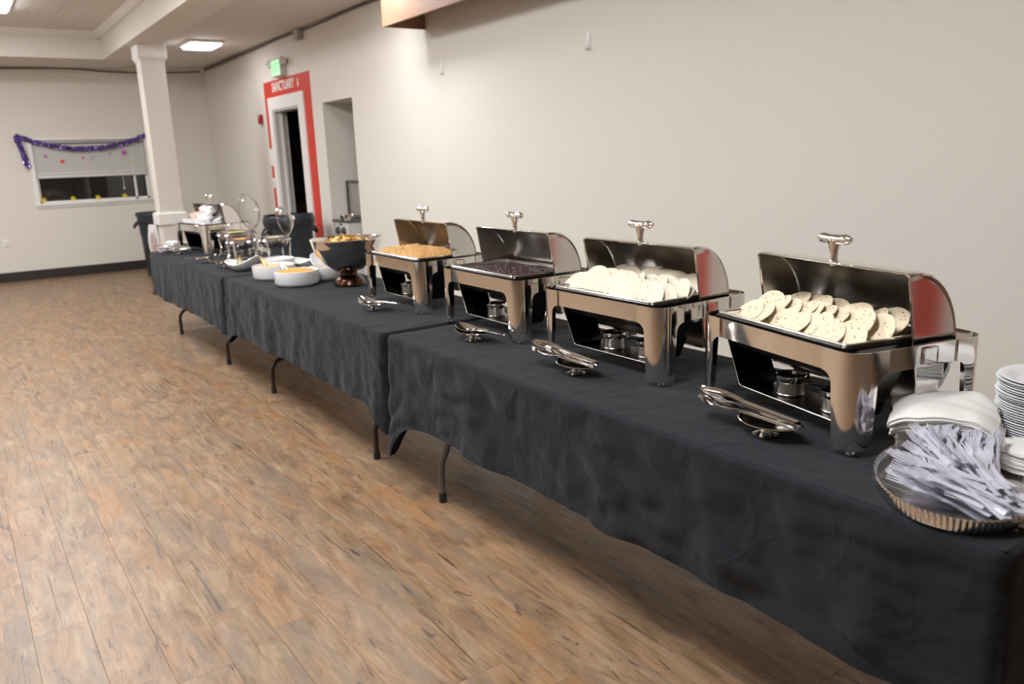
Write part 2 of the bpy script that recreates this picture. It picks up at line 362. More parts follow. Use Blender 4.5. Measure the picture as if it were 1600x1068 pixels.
obj('lit_panel', MB().cbox(-.079, -.0752, -.14, .14, -.085, .085, .001), emis('green_panel', (.45, .92, .48), .8), ex)
e_ = text_mesh('exit_letters', 'EXIT', .15, .8, 0, 0, -.0795, emis('green_letters', (.15, .9, .22), .9), ex, bold=.003)
for s_ in (-1, 1):
    h = obj('lamp_head', MB().lathe([(.0, -.05), (.03, -.045), (.045, .0), (.048, .02), (.048, .028)], 18), mat('lamp_white', (.7, .7, .68), .4), ex, (-.06, s_ * .21, .06), (0, RAD(-70), RAD(-25 if s_ < 0 else 25)))
    obj('lens', MB().lathe([(.0, .026), (.044, .024), (.046, .020)], 18, cap1=True), mat('lamp_lens', (.8, .85, .9), .1, trans=.4), h)
    obj('bracket', MB().tube([(-.03, s_ * .15, .04), (-.045, s_ * .185, .055), (-.05, s_ * .21, .06)], .012, 8), TRIMW, ex)

# ---- window
w1 = thing('window_1', 'white framed window with a half lowered blind in the end wall', None, (0, 0, 0)); w1['kind'] = 'structure'
fr = MB(); fw = .055
fr.box(WX0 - fw, WX1 + fw, YF - .022, YF - .0005, WZ0 - .06, WZ0).box(WX0 - fw, WX1 + fw, YF - .022, YF - .0005, WZ1, WZ1 + .03).box(WX0 - fw, WX0, YF - .022, YF - .0005, WZ0, WZ1).box(WX1, WX1 + fw, YF - .022, YF - .0005, WZ0, WZ1)
obj('window_frame', fr, TRIMW, w1, smooth=0)
obj('window_sill', MB().cbox(WX0 - fw - .01, WX1 + fw + .01, YF - .045, YF - .022, WZ0 - .03, WZ0 + .002, .004), TRIMW, w1)
obj('sash', MB().box(WX0, WX0 + .03, YF + .05, YF + .08, WZ0, WZ1).box(WX1 - .03, WX1, YF + .05, YF + .08, WZ0, WZ1).box(WX0, WX1, YF + .05, YF + .08, WZ0, WZ0 + .03).box(WX0, WX1, YF + .05, YF + .08, WZ1 - .03, WZ1).box(2.46, 2.49, YF + .05, YF + .08, WZ0, WZ1), TRIMW, w1, smooth=0)
GL = mat('window_glass', (.9, .95, .95), .02, trans=1, ior=1.45)
obj('pane', MB().box(WX0 + .03, 2.46, YF + .062, YF + .066, WZ0 + .03, WZ1 - .03), GL, w1, smooth=0)
obj('pane', MB().box(2.49, WX1 - .03, YF + .062, YF + .066, WZ0 + .03, WZ1 - .03), GL, w1, smooth=0)
struct('exterior', MB().box(WX0 - .8, WX1 + .8, YF + .9, YF + .95, .2, 2.8), OUT, 'dark night outside the window', smooth=0)
bl = thing('window_blind', 'pale grey slatted blind lowered over the upper half of the window', 'blind', (0, YF + .012, 0))
BLM = mat('blind_slat', (.68, .675, .65), .5, var=.02)
obj('head_rail', MB().cbox(WX0 + .005, WX1 - .005, -.02, .02, WZ1 - .045, WZ1 - .002, .003), mat('rail_grey', (.38, .38, .38), .5), bl)
sl = MB(); z = WZ1 - .06
while z > 1.50:
    sl.box(WX0 + .01, WX1 - .01, -.004, -.001, z - .0235, z); 
    for q in range(8): 
        i = len(sl.v) - 8 + q; X_, Y_, Z_ = sl.v[i]; sl.v[i] = (X_, Y_ + (.012 if Z_ > z - .01 else -.004), Z_)
    z -= .0255
sl = obj('slats', sl, BLM, bl, smooth=0); sl['kind'] = 'stuff'
obj('bottom_rail', MB().cbox(WX0 + .008, WX1 - .008, -.016, .012, 1.425, 1.47, .004).cbox(WX0 + .012, WX1 - .012, -.012, .012, 1.475, 1.50, .003), BLM, bl)
obj('cord', MB().tube([(2.30, -.02, 1.93), (2.30, -.02, 1.6), (2.302, -.02, 1.25)], .003, 6).ell((2.302, -.02, 1.24), .012, .012, .02, 8, 6), TRIMW, bl)
# stickers
def flower(n, r):
    pts = []
    for k in range(n * 6):
        a = 2 * pi * k / (n * 6); q = r * (.72 + .28 * cos(n * a)); pts.append((q * cos(a), q * sin(a)))
    return pts
stick = [(1.33, 1.735, .030, (.55, .12, .5), 'pink flower sticker on the left of the blind'), (1.53, 1.655, .034, (.75, .06, .05), 'red flower sticker on the blind'),
         (1.80, 1.70, .022, (.75, .1, .1), 'small red sticker in the middle of the blind'), (1.93, 1.705, .026, (.45, .35, .55), 'faint lilac sticker in the middle of the blind'),
         (1.86, 1.63, .034, (.75, .5, .52), 'pale pink sticker in the middle of the blind'), (2.17, 1.75, .026, (.55, .35, .4), 'faint mauve sticker right of middle'),
         (2.37, 1.755, .045, (.55, .05, .4), 'large magenta and blue flower sticker on the blind'), (2.47, 1.62, .03, (.75, .7, .2), 'yellow sticker at the right of the blind')]
for (x, z, r, c, lab) in stick:
    tag(obj('sticker', MB().prism(flower(5, r), 0, .0012, lambda a, b, h: (a, -h, b)), mat('sticker', c, .5), None, (x, YF + .002, z), smooth=0), lab, 'sticker', 'stickers on the window')
ya = mat('yellow_sticker', (.75, .55, .04), .5)
for k, (x, lab) in enumerate(((1.22, 'yellow sticker at the left end of the window sill'), (1.60, 'yellow-green sticker low on the dark glass'), (1.93, 'yellow sticker low in the middle of the glass'), (2.30, 'yellow sticker low on the right of the glass'))):
    tag(obj('sticker', MB().prism(flower(5, .042), 0, .0012, lambda a, b, h: (a, -h, b)), ya, None, (x, YF + .048, WZ0 + .05), smooth=0), lab, 'sticker', 'stickers on the window')
# tinsel garland
g = thing('tinsel_garland', 'shiny purple tinsel garland swagged over the window', 'garland', (0, YF - .05, 0))
TIN = mat('purple_foil', (.32, .22, .55), .28, .9, var=.6, vscale=30)
def tinsel(pts, n, r):
    mb = MB(); mb.tube(pts, .012, 6)
    pv = [Vector(p) for p in pts]
    for k in range(n):
        t = random.random() * (len(pv) - 1.001); i = int(t); p = pv[i].lerp(pv[i + 1], t - i)
        d = Vector((random.gauss(0, 1), random.gauss(0, .7), random.gauss(0, 1))).normalized(); q = Vector((random.gauss(0, 1), random.gauss(0, 1), random.gauss(0, 1))).cross(d).normalized()
        L_ = r * random.uniform(.7, 1.2); wd = .006
        mb.add([p - q * wd, p + q * wd, p + d * L_ + q * wd * 1.4, p + d * L_ - q * wd * 1.4], [(0, 1, 2, 3)])
    return mb
sw = [(1.0 + (2.70 - 1.0) * u, 0, 2.02 - .19 * 4 * u * (1 - u) - .01 * u) for u in [k / 24 for k in range(25)]]
obj('swag', tinsel(sw, 1300, .038), TIN, g, smooth=0)
obj('tail', tinsel([(1.0 + .09 * u, -.005, 2.02 - .42 * u) for u in [k / 8 for k in range(9)]], 420, .042), TIN, g, smooth=0)
# outlet, hooks, cable
ol = thing('wall_outlet', 'white outlet plate low on the end wall', 'outlet', (.665, YF, .545))
obj('plate', MB().loft([(.057, .038, .006, 0), (.057, .038, .006, .005), (.052, .033, .005, .008)], 2, True, True), TRIMW, ol, (0, 0, 0), (RAD(90), RAD(90), 0))
for z in (-.02, .02): obj('socket', MB().cbox(-.014, .014, -.010, -.007, z - .012, z + .012, .001), WHITEC, ol)
for (y, z, s_, lab) in ((6.205, 2.245, 1.0, 'small white adhesive hook on the wall under the wooden box end'), (4.298, 2.212, 1.05, 'larger white adhesive hook high on the wall above the bean chafer')):
    h = thing('wall_hook', lab, 'hook', (XW, y, z), 0, 'white wall hooks')
    obj('backplate', MB().loft([(.055 * s_, .017 * s_, .012, 0), (.055 * s_, .017 * s_, .012, .005), (.05 * s_, .013 * s_, .01, .008)], 3, True, True), TRIMW, h, rot=(0, RAD(-90), 0))
    obj('hook', MB().tube([(-.006, 0, .01), (-.010, 0, -.03), (-.02, 0, -.05), (-.034, 0, -.048), (-.038, 0, -.03)], [.006, .007, .007, .006, .004], 8), TRIMW, h)
GREYC = mat('conduit_grey', (.12, .105, .09), .6, var=.2)
cb = thing('ceiling_cable', 'dark cable run along the ceiling edge of the long wall', 'cable', (XW, 0, HC))
obj('cable', MB().tube([(-.018, y, -.03 - .006 * sin(y * 3)) for y in [6.6 + .4 * k for k in range(18)]], .012, 8).tube([(-.03, y, -.045 - .02 * sin(y * 1.1)) for y in [9.4 + .3 * k for k in range(14)]], .009, 8), GREYC, cb)
obj('junction_box', MB().cbox(-.07, -.001, 9.27, 9.40, -.13, -.012, .004), mat('box_grey', (.42, .40, .37), .5), cb)
cb = thing('ceiling_cable', 'thin dark cable sagging along the top of the end wall', 'cable', (0, YF, HC))
cp = [(.3, -.02, -.075), (.96, -.02, -.075), (1.5, -.02, -.06), (1.87, -.02, -.055), (2.2, -.02, -.085), (2.6, -.02, -.095), (3.1, -.02, -.085), (3.6, -.02, -.06)]
obj('cable', MB().tube(cp, .010, 8), GREYC, cb)
obj('clip', MB().cbox(1.855, 1.885, -.036, -.001, -.075, -.04, .003), GREYC, cb)

# ---- wooden box (pelmet) on the wall
WOOD = mat('pelmet_wood', (.27, .145, .09), .55, var=.35, vscale=7, bump=.15, bscale=60, stretch=(1, .3, 1))
pe = thing('wooden_pelmet', 'reddish wood open-bottomed box mounted high on the wall', 'pelmet', (XW, 0, 0))
obj('front_board', MB().cbox(-.40, -.378, 2.2, 6.48, 2.585, 2.985, .002), WOOD, pe, smooth=0)
obj('end_board', MB().cbox(-.378, -.001, 6.458, 6.48, 2.585, 2.985, .002), WOOD, pe, smooth=0)
obj('end_board', MB().cbox(-.378, -.001, 2.2, 2.222, 2.585, 2.985, .002), WOOD, pe, smooth=0)
obj('wall_batten', MB().cbox(-.03, -.001, 2.222, 6.44, 2.90, 2.985, .002), WOOD, pe, smooth=0)

# ---- ceiling lights
def light(x, y, z, lx, ly, strength, label, grp):
    t = thing('ceiling_light', label, 'ceiling light', (x, y, z), 0, grp)
    obj('frame', MB().loft([(lx / 2 + .02, ly / 2 + .02, .01, 0), (lx / 2 + .02, ly / 2 + .02, .01, -.03), (lx / 2 - .001, ly / 2 - .001, .01, -.032)], 2, True, False), TRIMW, t)
    obj('diffuser', MB().loft([(lx / 2, ly / 2, .02, -.031), (lx / 2 - .01, ly / 2 - .01, .02, -.055), (lx / 2 - .05, ly / 2 - .05, .03, -.062)], 3, False, True), emis('light_diffuser', (.97, .985, 1.0), strength), t)
for i, y in enumerate((10.64, 7.6, 4.55, 1.5)):
    light(.33, y, ZT - .009, 1.2, .68, L_TRAY * (.72, 1.0, 1.1, 1.2)[i], ['white lit panel on the raised ceiling at the upper left', 'lit ceiling panel above the middle of the room', 'lit ceiling panel left of the near tables', 'lit ceiling panel at the near end of the room'][i], 'lights on the raised ceiling')
for i, y in enumerate((10.64, 7.6, 4.55)):
    light(-2.6, y, ZT - .009, 1.2, .68, L_TRAY * .6, 'lit ceiling panel in the left row outside the photo', 'lights on the raised ceiling')
light(2.93, 10.76, HC - .011, .36, .50, L_SIDE * .4, 'small bright ceiling light beside the pillar', 'lights on the low ceiling')
light(2.93, 6.35, HC - .011, .36, .50, L_SIDE, 'small ceiling light near the wooden pelmet', 'lights on the low ceiling')

# ================================================================== TABLES
TZ, TX0, TX1 = .74, 1.535, 2.305        # cloth top height, front and back edge
TABW = mat('table_top', (.5, .48, .45), .6, var=.05)
LEGB = mat('leg_brown', (.045, .03, .024), .3, var=.1, metal=.3)
LEGG = mat('leg_grey', (.11, .11, .11), .4, var=.1, metal=.3)
def table(y0, y1, lab, feet, style):
    t = thing('folding_table', lab, 'table', ((TX0 + TX1) / 2, (y0 + y1) / 2, 0))
    h = (y1 - y0) / 2; zc = TZ - .006
    obj('table_top', MB().cbox(-.375, .375, -h + .008, h - .008, zc - .045, zc, .008), TABW, t)
    lm = LEGB if style else LEGG
    for fy in feet:
        ly = fy - (y0 + y1) / 2; sg = 1 if ly > 0 else -1
        for s_ in (-1, 1):
            if style:   # wishbone leg: out of the centre, over a bend, down to the foot
                pts = [(s_ * .06, ly, zc - .05), (s_ * .06, ly, .42), (s_ * .07, ly, .335), (s_ * .10, ly, .265), (s_ * .15, ly, .235)]
                pts += [(s_ * (.195 + .09 * sin(a)), ly, .14 + .09 * cos(a)) for a in [k * pi / 12 for k in range(0, 7)]] + [(s_ * .285, ly, .10), (s_ * .285, ly, .02)]
            else:
                pts = [(s_ * .29, ly - sg * .30, zc - .05), (s_ * .29, ly - sg * .05, .25), (s_ * .29, ly - sg * .018, .20), (s_ * .29, ly - sg * .004, .165), (s_ * .29, ly, .13), (s_ * .29, ly, .02)]
            lg = obj('leg', MB().tube(pts, .0145, 12), lm, t)
            fx = pts[-1][0]
            obj('foot_cap', MB().lathe([(.012, .045), (.0175, .043), (.0185, .0), (.0, .0)], 14, fx, ly), BLACKP, lg)
        zc2 = .46 if style else .62
        obj('cross_brace', MB().tube([(-.29 if not style else -.06, ly - (0 if style else sg * .245), zc2), (.29 if not style else .06, ly - (0 if style else sg * .245), zc2)], .010, 8), lm, t)
    return t
T1, T2, T3 = (5.80, 8.20), (3.27, 5.74), (.62, 3.205)
table(*T1, 'far folding table under black cloth, nearest the end wall', (7.77, 6.27), True)
table(*T2, 'middle folding table with brown bent legs under black cloth', (5.23, 3.65), True)
table(*T3, 'near folding table with grey angled legs under black cloth', (2.965, .74), False)

def tablecloth(y0, y1, lab, seed, corner, amp, hem=.38, nearflare=0, cr=.018):
    cx, cy = (TX0 + TX1) / 2, (y0 + y1) / 2; hx, hy = (TX1 - TX0) / 2, (y1 - y0) / 2; rc = .022
    def nz(x, y, z): return noise.noise(Vector((x + seed * 7.3, y - seed * 3.1, z + seed)))
    # perimeter samples
    per = []
    step = .016
    def seg(p, q, n):
        L_ = (Vector(q) - Vector(p)).length; k = max(2, int(L_ / step))
        for i in range(k): u = i / k; per.append((p[0] + (q[0] - p[0]) * u, p[1] + (q[1] - p[1]) * u, n[0], n[1]))
    def arc(c, a0):
        for i in range(8): a = a0 + pi / 2 * i / 8; per.append((c[0] + rc * cos(a), c[1] + rc * sin(a), cos(a), sin(a)))
    seg((hx, -hy + rc), (hx, hy - rc), (1, 0)); arc((hx - rc, hy - rc), 0)
    seg((hx - rc, hy), (-hx + rc, hy), (0, 1)); arc((-hx + rc, hy - rc), pi / 2)
    seg((-hx, hy - rc), (-hx, -hy + rc), (-1, 0)); arc((-hx + rc, -hy + rc), pi)
    seg((-hx + rc, -hy), (hx - rc, -hy), (0, -1)); arc((hx - rc, -hy + rc), 1.5 * pi)
    n = len(per); rows = [0, .012, .03, .05, .075, .1, .13] + [.16 + .84 * k / 24 for k in range(25)]
    corners = [(hx, hy, 0), (-hx, hy, corner[0]), (-hx, -hy, corner[1]), (hx, -hy, 0)]
    mb = MB(); rings = []
    for t_ in rows:
        ring = []
        for (px, py, ux, uy) in per:
            d = hem + .012 * nz(px * 2, py * 2, 3)
            fl_ = 0
            for (ccx, ccy, e) in corners:
                dist = sqrt((px - ccx) ** 2 + (py - ccy) ** 2)
                d += e * math.exp(-(dist / .085) ** 1.3); fl_ += math.exp(-(dist / .12) ** 2)
            front = 1 if ux < -.5 else .5
            s_ = px * 1.0 + py
            fold = amp * front * (nz(s_ * 3.2, t_ * .5, 1) * 1.1 + nz(s_ * 8, t_ * .8, 5) * .6 + .2 * nz(s_ * 16, t_ * 3, 9)) * t_ ** .8
            crease = cr * front * 1.5 * (abs(nz(s_ * 5 + t_ * 2.2, t_ * 4 - s_ * 1.5, 12)) - .2) * min(1, t_ * 4)
            o_ = .012 + fold + crease + .018 * fl_ * t_
            if abs(uy) > .8: o_ = min(o_, .024) if not (nearflare and uy < 0) else o_
            o_ = max(o_, .008)
            zz = -d * t_
            if t_ < .05: o_ = .012 * sqrt(max(0, 1 - (1 - t_ / .05) ** 2))
            ring.append((px + ux * o_, py + uy * o_, zz))
        rings.append(ring)
    mb.rings(rings, True)
    # gathered top surface
    nu, nv = 26, int((y1 - y0) / .03)
    base = len(mb.v)
    def top(i, j):
        u, v = i / nu, j / nv
        x, y = -hx + 2 * hx * u, -hy + 2 * hy * v
        m_ = min(1, 12 * min(u, 1 - u), 12 * min(v, 1 - v) * (hy / hx))
        return (x, y, .0006 + m_ * (.0022 * (nz(x * 3, y * 2.2, 20)) + .003 * max(0, 1 - abs(nz(x * 4 + y * 1.5, y * 2 - x * 2, 31)) * 9)))
    mb.grid(lambda u, v: top(u * nu, v * nv), nu, nv)
    o = obj('tablecloth', mb, CLOTH, None, (cx, cy, TZ), smooth=60)
    return tag(o, lab, 'tablecloth', 'black tablecloths on the buffet')
tablecloth(*T1, 'black tablecloth over the far table, with spoon rests along its edge', 1, (.0, .02), .036, .395, 0, .006)
tablecloth(*T2, 'black tablecloth over the middle table, under the white bowls', 2, (.10, .12), .032, .37, 0, .012)
tablecloth(*T3, 'black tablecloth over the near table, under three steel chafers', 3, (.20, .03), .030, .375, 1)

# ================================================================== CHAFERS
BXH, AYH, RC, ZR0, ZR1 = .22, .318, .055, .205, .262
def corner_pt(s, sx, sy):
    # s = signed arc length from the middle of the (+,+) corner, mirrored by sx, sy
    h = RC * pi / 4
    if abs(s) <= h:
        a = pi / 4 + s / RC; x, y = BXH - RC + RC * cos(a), AYH - RC + RC * sin(a)
    elif s > 0: x, y = BXH - RC - (s - h), AYH
    else: x, y = BXH, AYH - RC - (-s - h)
    return sx * x, sy * y
def leg_mesh(sx, sy):
    mb = MB(); zs = [.014, .05, .10, .15, .172, .180, .188, .195, .200, .2035, .2049, .2052, .262]
    def hw(z):
        b = .050 + .011 * min(1, z / .17)
        if z <= .172: return b
        if z <= .205: return .061 + .033 - sqrt(max(0, .033 ** 2 - (z - .172) ** 2))
        return .094
    rings = []
    for z in zs:
        w_ = hw(z); h = RC * pi / 4
        ss = [-w_, -(w_ + h) / 2] + [-h + 2 * h * k / 8 for k in range(9)] + [(w_ + h) / 2, w_]
        rings.append([(*corner_pt(s, sx, sy), z) for s in ss])
    mb.rings(rings, False)
    if sx * sy > 0: mb.f = [tuple(reversed(f)) for f in mb.f]
    return mb
TIN_ = mat('fuel_tin', (.55, .52, .48), .3, 1, var=.1, vscale=30)
def make_chafer(name='roll_top_chafer'):
    t = thing(name, '', 'chafing dish')
    for sx in (-1, 1):
        for sy in (-1, 1):
            lg = obj('leg', leg_mesh(sx, sy), STEEL, t, solid=.0025, smooth=40)
            fx, fy = sx * (BXH - .022), sy * (AYH - .022)
            obj('foot', MB().lathe([(.0, 0), (.011, 0), (.012, .006), (.006, .010), (.006, .016), (.012, .018), (.012, .023), (0, .023)], 14, fx, fy), CHROME, lg)
    c = RC + .094 - RC * pi / 4 + .0006
    th = .0028
    for s_ in (-1, 1):
        obj('rail', MB().cbox(s_ * BXH - (th if s_ > 0 else 0), s_ * BXH + (th if s_ < 0 else 0), -AYH + c, AYH - c, ZR0, ZR1, .0008), STEEL, t)
        e = obj('rail', MB().cbox(-BXH + c, BXH - c, s_ * AYH - (th if s_ > 0 else 0), s_ * AYH + (th if s_ < 0 else 0), ZR0, ZR1, .0008), STEEL, t)
        pl_ = MB().loft([(.026, .024, .006, 0), (.026, .024, .006, .004), (.023, .021, .005, .006), (.021, .019, .004, .0035)], 3, True, True)
        obj('clip_plate', pl_, STEEL, e, (.02, s_ * (AYH + .0003), .232), (RAD(90 if s_ < 0 else -90), 0, 0))
    # water pan and its lip, sitting a little towards the guests' side
    PB = -.037
    obj('water_pan', MB().loft([(.105, .215, .04, .168), (.125, .235, .04, .172), (.140, .25, .04, .20), (.150, .262, .04, .258), (.166, .274, .03, .259), (.166, .274, .03, .264), (.147, .259, .03, .264), (.138, .248, .03, .20)], 5, True, True, PB, 0), DARKST, t)
    obj('support_bar', MB().box(-.195, .195, -.30, -.29, .236, .250).box(-.195, .195, .29, .30, .236, .250), DARKST, t, smooth=0)
    obj('food_pan', MB().loft([(.1605, .2635, .022, .2645), (.1625, .2655, .024, .268), (.1625, .2655, .024, .272), (.1605, .2635, .022, .2745), (.157, .260, .020, .2735), (.150, .253, .018, .2735), (.146, .249, .016, .270), (.143, .246, .02, .235), (.130, .233, .03, .228)], 6, False, True, PB, 0), PANST, t)
    # lid, rolled back
    R, D, ZC, til = .176, .142, .2615, RAD(9.7)
    def lidp(u, v, a): return (u * cos(til) - v * sin(til), a, ZC + u * sin(til) + v * cos(til))
    NP = 26
    def prof(sc, a, du=0):
        out = []
        for k in range(NP + 1):
            ph = -pi / 2 + pi * k / NP
            out.append(lidp(D * (max(0, cos(ph)) ** .86) * (sc * .5 + .5) - du, R * sc * sin(ph), a))
        return out
    secs = [(.86, -.284, 0), (.90, -.2845, 0), (.945, -.286, 0), (.975, -.283, 0), (.992, -.276, 0), (1, -.266, 0)]
    secs = secs + [(1, -.13, 0), (1, 0, 0), (1, .13, 0)] + [(s_, -a_, d_) for s_, a_, d_ in reversed(secs)]
    mb = MB(); rg = [prof(*q) for q in secs]; mb.rings(rg, False)
    for e, rr in ((0, rg[0]), (1, rg[-1])):
        mb.add(rr, [tuple(range(len(rr))) if e else tuple(reversed(range(len(rr))))])
    ld = obj('lid', mb, SATIN, t, smooth=32, solid=.0016)
    edge = [r_[0] for r_ in rg] + [r_[-1] for r_ in reversed(rg)]
    obj('lid_lip', MB().tube([Vector(p) for p in edge + edge[:1]], .0032, 8), STEEL, ld)
    # outer polished skin of the lid
    mb2 = MB(); rg2 = []
    for q in secs: rg2.append([tuple(Vector(p) + (Vector(p) - Vector((0, p[1], ZC))).normalized() * .0026 + Vector((0, .0026 * (1 if q[1] > .25 else -1 if q[1] < -.25 else 0), 0))) for p in prof(*q)])
    mb2.rings(rg2, False)
    for e, rr in ((0, rg2[0]), (1, rg2[-1])): mb2.add(rr, [tuple(range(len(rr))) if e else tuple(reversed(range(len(rr))))])
    obj('lid_shell', mb2, STEEL, ld, smooth=32)
    hp = lidp(.030, R * .985, 0); hx_, hz = hp[0], hp[2]
    obj('handle', MB().tube([(hx_, 0, hz - .012), (hx_ - .001, 0, hz + .008), (hx_ - .002, 0, hz + .028), (hx_ - .002, 0, hz + .045), (hx_ - .002, 0, hz + .058)], [.013, .0115, .0125, .018, .022], 14)
        .tube([(hx_ - .002, -.062 + .124 * k / 12, hz + .060 + .004 * (abs(k - 6) / 6) ** 2) for k in range(13)], [.005, .0125, .015, .0145, .0135, .0135, .0145, .0135, .0135, .0145, .015, .0125, .005], 14), CHROME, ld)
    # shelf hanging below for the burners
    sh = MB(); pr = [(-.275, .20), (-.27, .19), (-.205, .052), (-.195, .046), (.195, .046), (.205, .052), (.27, .19), (.275, .20)]
    sh.rings([[(x, a, z) for a, z in pr] for x in (-.150, -.012)], False)
    s1 = obj('burner_shelf', sh, DARKST, t, solid=.002, smooth=25)
    obj('shelf_lip', MB().tube([(-.151, a, z + .002) for a, z in pr], .0018, 6), SATIN, s1)
    return t
def fuel_tin(ch, a, lab):
    t = thing('fuel_tin', lab, 'burner', (0, 0, 0))
    obj('can', MB().lathe([(0, 0), (.038, 0), (.040, .002), (.040, .004), (.0385, .006), (.0385, .034), (.040, .036), (.040, .039), (.036, .040), (0, .040)], 24), TIN_, t)
    obj('cap_ring', MB().lathe([(.043, .040), (.044, .042), (.044, .060), (.041, .062), (.022, .062), (.020, .058), (.0, .058)], 24), CHROME, t)
    obj('handle', MB().tube([(0, .044, .052), (0, .07, .054), (0, .10, .050), (0, .118, .046)], [.004, .005, .006, .003], 8, flat=.5), CHROME, t)
    w_ = ch.matrix_basis @ Vector((-.082, a, .0485))
    t.location = w_; t.rotation_euler = ch.rotation_euler
    return t
CH = {}
spec = [('d1', (2.085, 3.82), 0, 'steel roll-top chafer of orange rice, lid rolled open'),
        ('d2', (2.07, 2.95), 1, 'steel roll-top chafer of black beans, lid rolled open'),
        ('d3', (2.04, 2.125), 0, 'steel roll-top chafer of folded white tortillas, second from the right'),
        ('d4', (2.01, 1.327), 13, 'largest nearest steel roll-top chafer, holding speckled round tortillas'),
        ('d5', (1.985, 7.63), -10, 'distant steel roll-top chafer heaped with white paper cups near the pillar')]
proto = make_chafer()
for i, (k, (x, y), th, lab) in enumerate(spec):
    o = proto if i == 0 else copy_tree(proto)
    o.location = (x, y, TZ + .0035); o.rotation_euler = (0, 0, -RAD(th)); o['label'] = lab; o['group'] = 'roll-top chafers on the buffet'
    CH[k] = o
bpy.context.view_layer.update()
nice = {'d1': 'orange rice', 'd2': 'black bean', 'd3': 'folded tortilla', 'd4': 'speckled tortilla', 'd5': 'distant paper-cup'}
for k in ('d1', 'd2', 'd3', 'd4'):
    fuel_tin(CH[k], .06, 'steel fuel burner under the %s chafer, farther one' % nice[k]); fuel_tin(CH[k], -.125, 'steel fuel burner under the %s chafer, nearer one' % nice[k])
def inpan(k, x, y, z): return CH[k].matrix_basis @ Vector((-.037 + x, y, z))
def rz(k): return CH[k].rotation_euler[2]

# ---- rice (stuff)
RICE = mat('orange_rice', (.66, .40, .16), .6, var=.4, vscale=150)
def mound(x, y, hx, hy, h0, h1, seed):
    e = max(0, 1 - max((abs(x) / hx) ** 3.5, (abs(y) / hy) ** 5)); q = noise.noise(Vector((x * 14, y * 14, seed))) * .008 + noise.noise(Vector((x * 55, y * 55, seed))) * .007
    return h0 + (h1 - h0) * e ** .6 + q
mb = MB()
mb.grid(lambda u, v: ((u - .5) * .276, (v - .5) * .482, mound((u - .5) * .276, (v - .5) * .482, .138, .241, .254, .297, 3)), 40, 70)
for k in range(6500):
    x, y = random.uniform(-.134, .134), random.uniform(-.238, .238); z = mound(x, y, .138, .241, .254, .297, 3)
    mt = Matrix.Rotation(random.uniform(0, 6.28), 3, 'Z') @ Matrix.Rotation(random.uniform(-.5, .5), 3, 'Y')
    mb.ell((x, y, z + .001), .0050, .0018, .0018, 4, 3, mt)
o = obj('spanish_rice', mb, RICE, None, inpan('d1', 0, 0, 0), (0, 0, rz('d1')), smooth=60)
tag(o, 'orange cooked rice heaped in the steel pan', 'rice', kind='stuff')
# ---- black beans (stuff)
BEAN = mat('black_bean', (.035, .014, .013), .25, var=.5, vscale=120, coat=.3)
mb = MB()
mb.grid(lambda u, v: ((u - .5) * .272, (v - .5) * .478, .254 + .004 * noise.noise(Vector((u * 9, v * 15, 1)))), 20, 34)
for k in range(2300):
    x, y = random.uniform(-.130, .130), random.uniform(-.233, .233)
    mt = Matrix.Rotation(random.uniform(0, 6.28), 3, 'Z') @ Matrix.Rotation(random.uniform(-.6, .6), 3, 'Y')
    mb.ell((x, y, .256 + .006 * noise.noise(Vector((x * 12, y * 12, 4))) + random.uniform(0, .003)), .0075, .0047, .0042, 6, 4, mt)
o = obj('black_beans', mb, BEAN, None, inpan('d2', 0, 0, 0), (0, 0, rz('d2')), smooth=60)
tag(o, 'shiny black beans filling the steel pan', 'beans', kind='stuff')

# ---- tortillas
def tortilla_material(name, col, spots):
    m = mat(name, col, .7, var=.06, vscale=25, sss=.08, bump=.25, bscale=90); nt = m.node_tree; N = nt.nodes; L = nt.links
    b = N['Principled BSDF']; src = b.inputs['Base Color'].links[0].from_socket
    tc = N.new('ShaderNodeTexCoord'); oi = N.new('ShaderNodeObjectInfo'); va = N.new('ShaderNodeVectorMath'); va.operation = 'ADD'
    ml = N.new('ShaderNodeVectorMath'); ml.operation = 'SCALE'; ml.inputs['Scale'].default_value = 9
    cx = N.new('ShaderNodeCombineXYZ'); L.new(oi.outputs['Random'], cx.inputs[0]); L.new(oi.outputs['Random'], cx.inputs[1]); L.new(cx.outputs[0], ml.inputs[0])
    L.new(tc.outputs['Object'], va.inputs[0]); L.new(ml.outputs[0], va.inputs[1])
    vo = N.new('ShaderNodeTexNoise'); vo.inputs['Scale'].default_value = 130; vo.inputs['Detail'].default_value = 2; L.new(va.outputs[0], vo.inputs['Vector'])
    rp = N.new('ShaderNodeValToRGB'); L.new(vo.outputs['Fac'], rp.inputs[0]); rp.color_ramp.elements[0].position = spots; rp.color_ramp.elements[1].position = spots + .06
    mx = N.new('ShaderNodeMix'); mx.data_type = 'RGBA'; L.new(rp.outputs[0], mx.inputs['Factor']); L.new(src, mx.inputs['A']); mx.inputs['B'].default_value = (.20, .085, .03, 1)
    L.new(mx.outputs['Result'], b.inputs['Base Color']); return m
TORT = tortilla_material('corn_tortilla', (.66, .56, .41), .625)
TORTW = tortilla_material('flour_tortilla', (.66, .59, .47), .66)
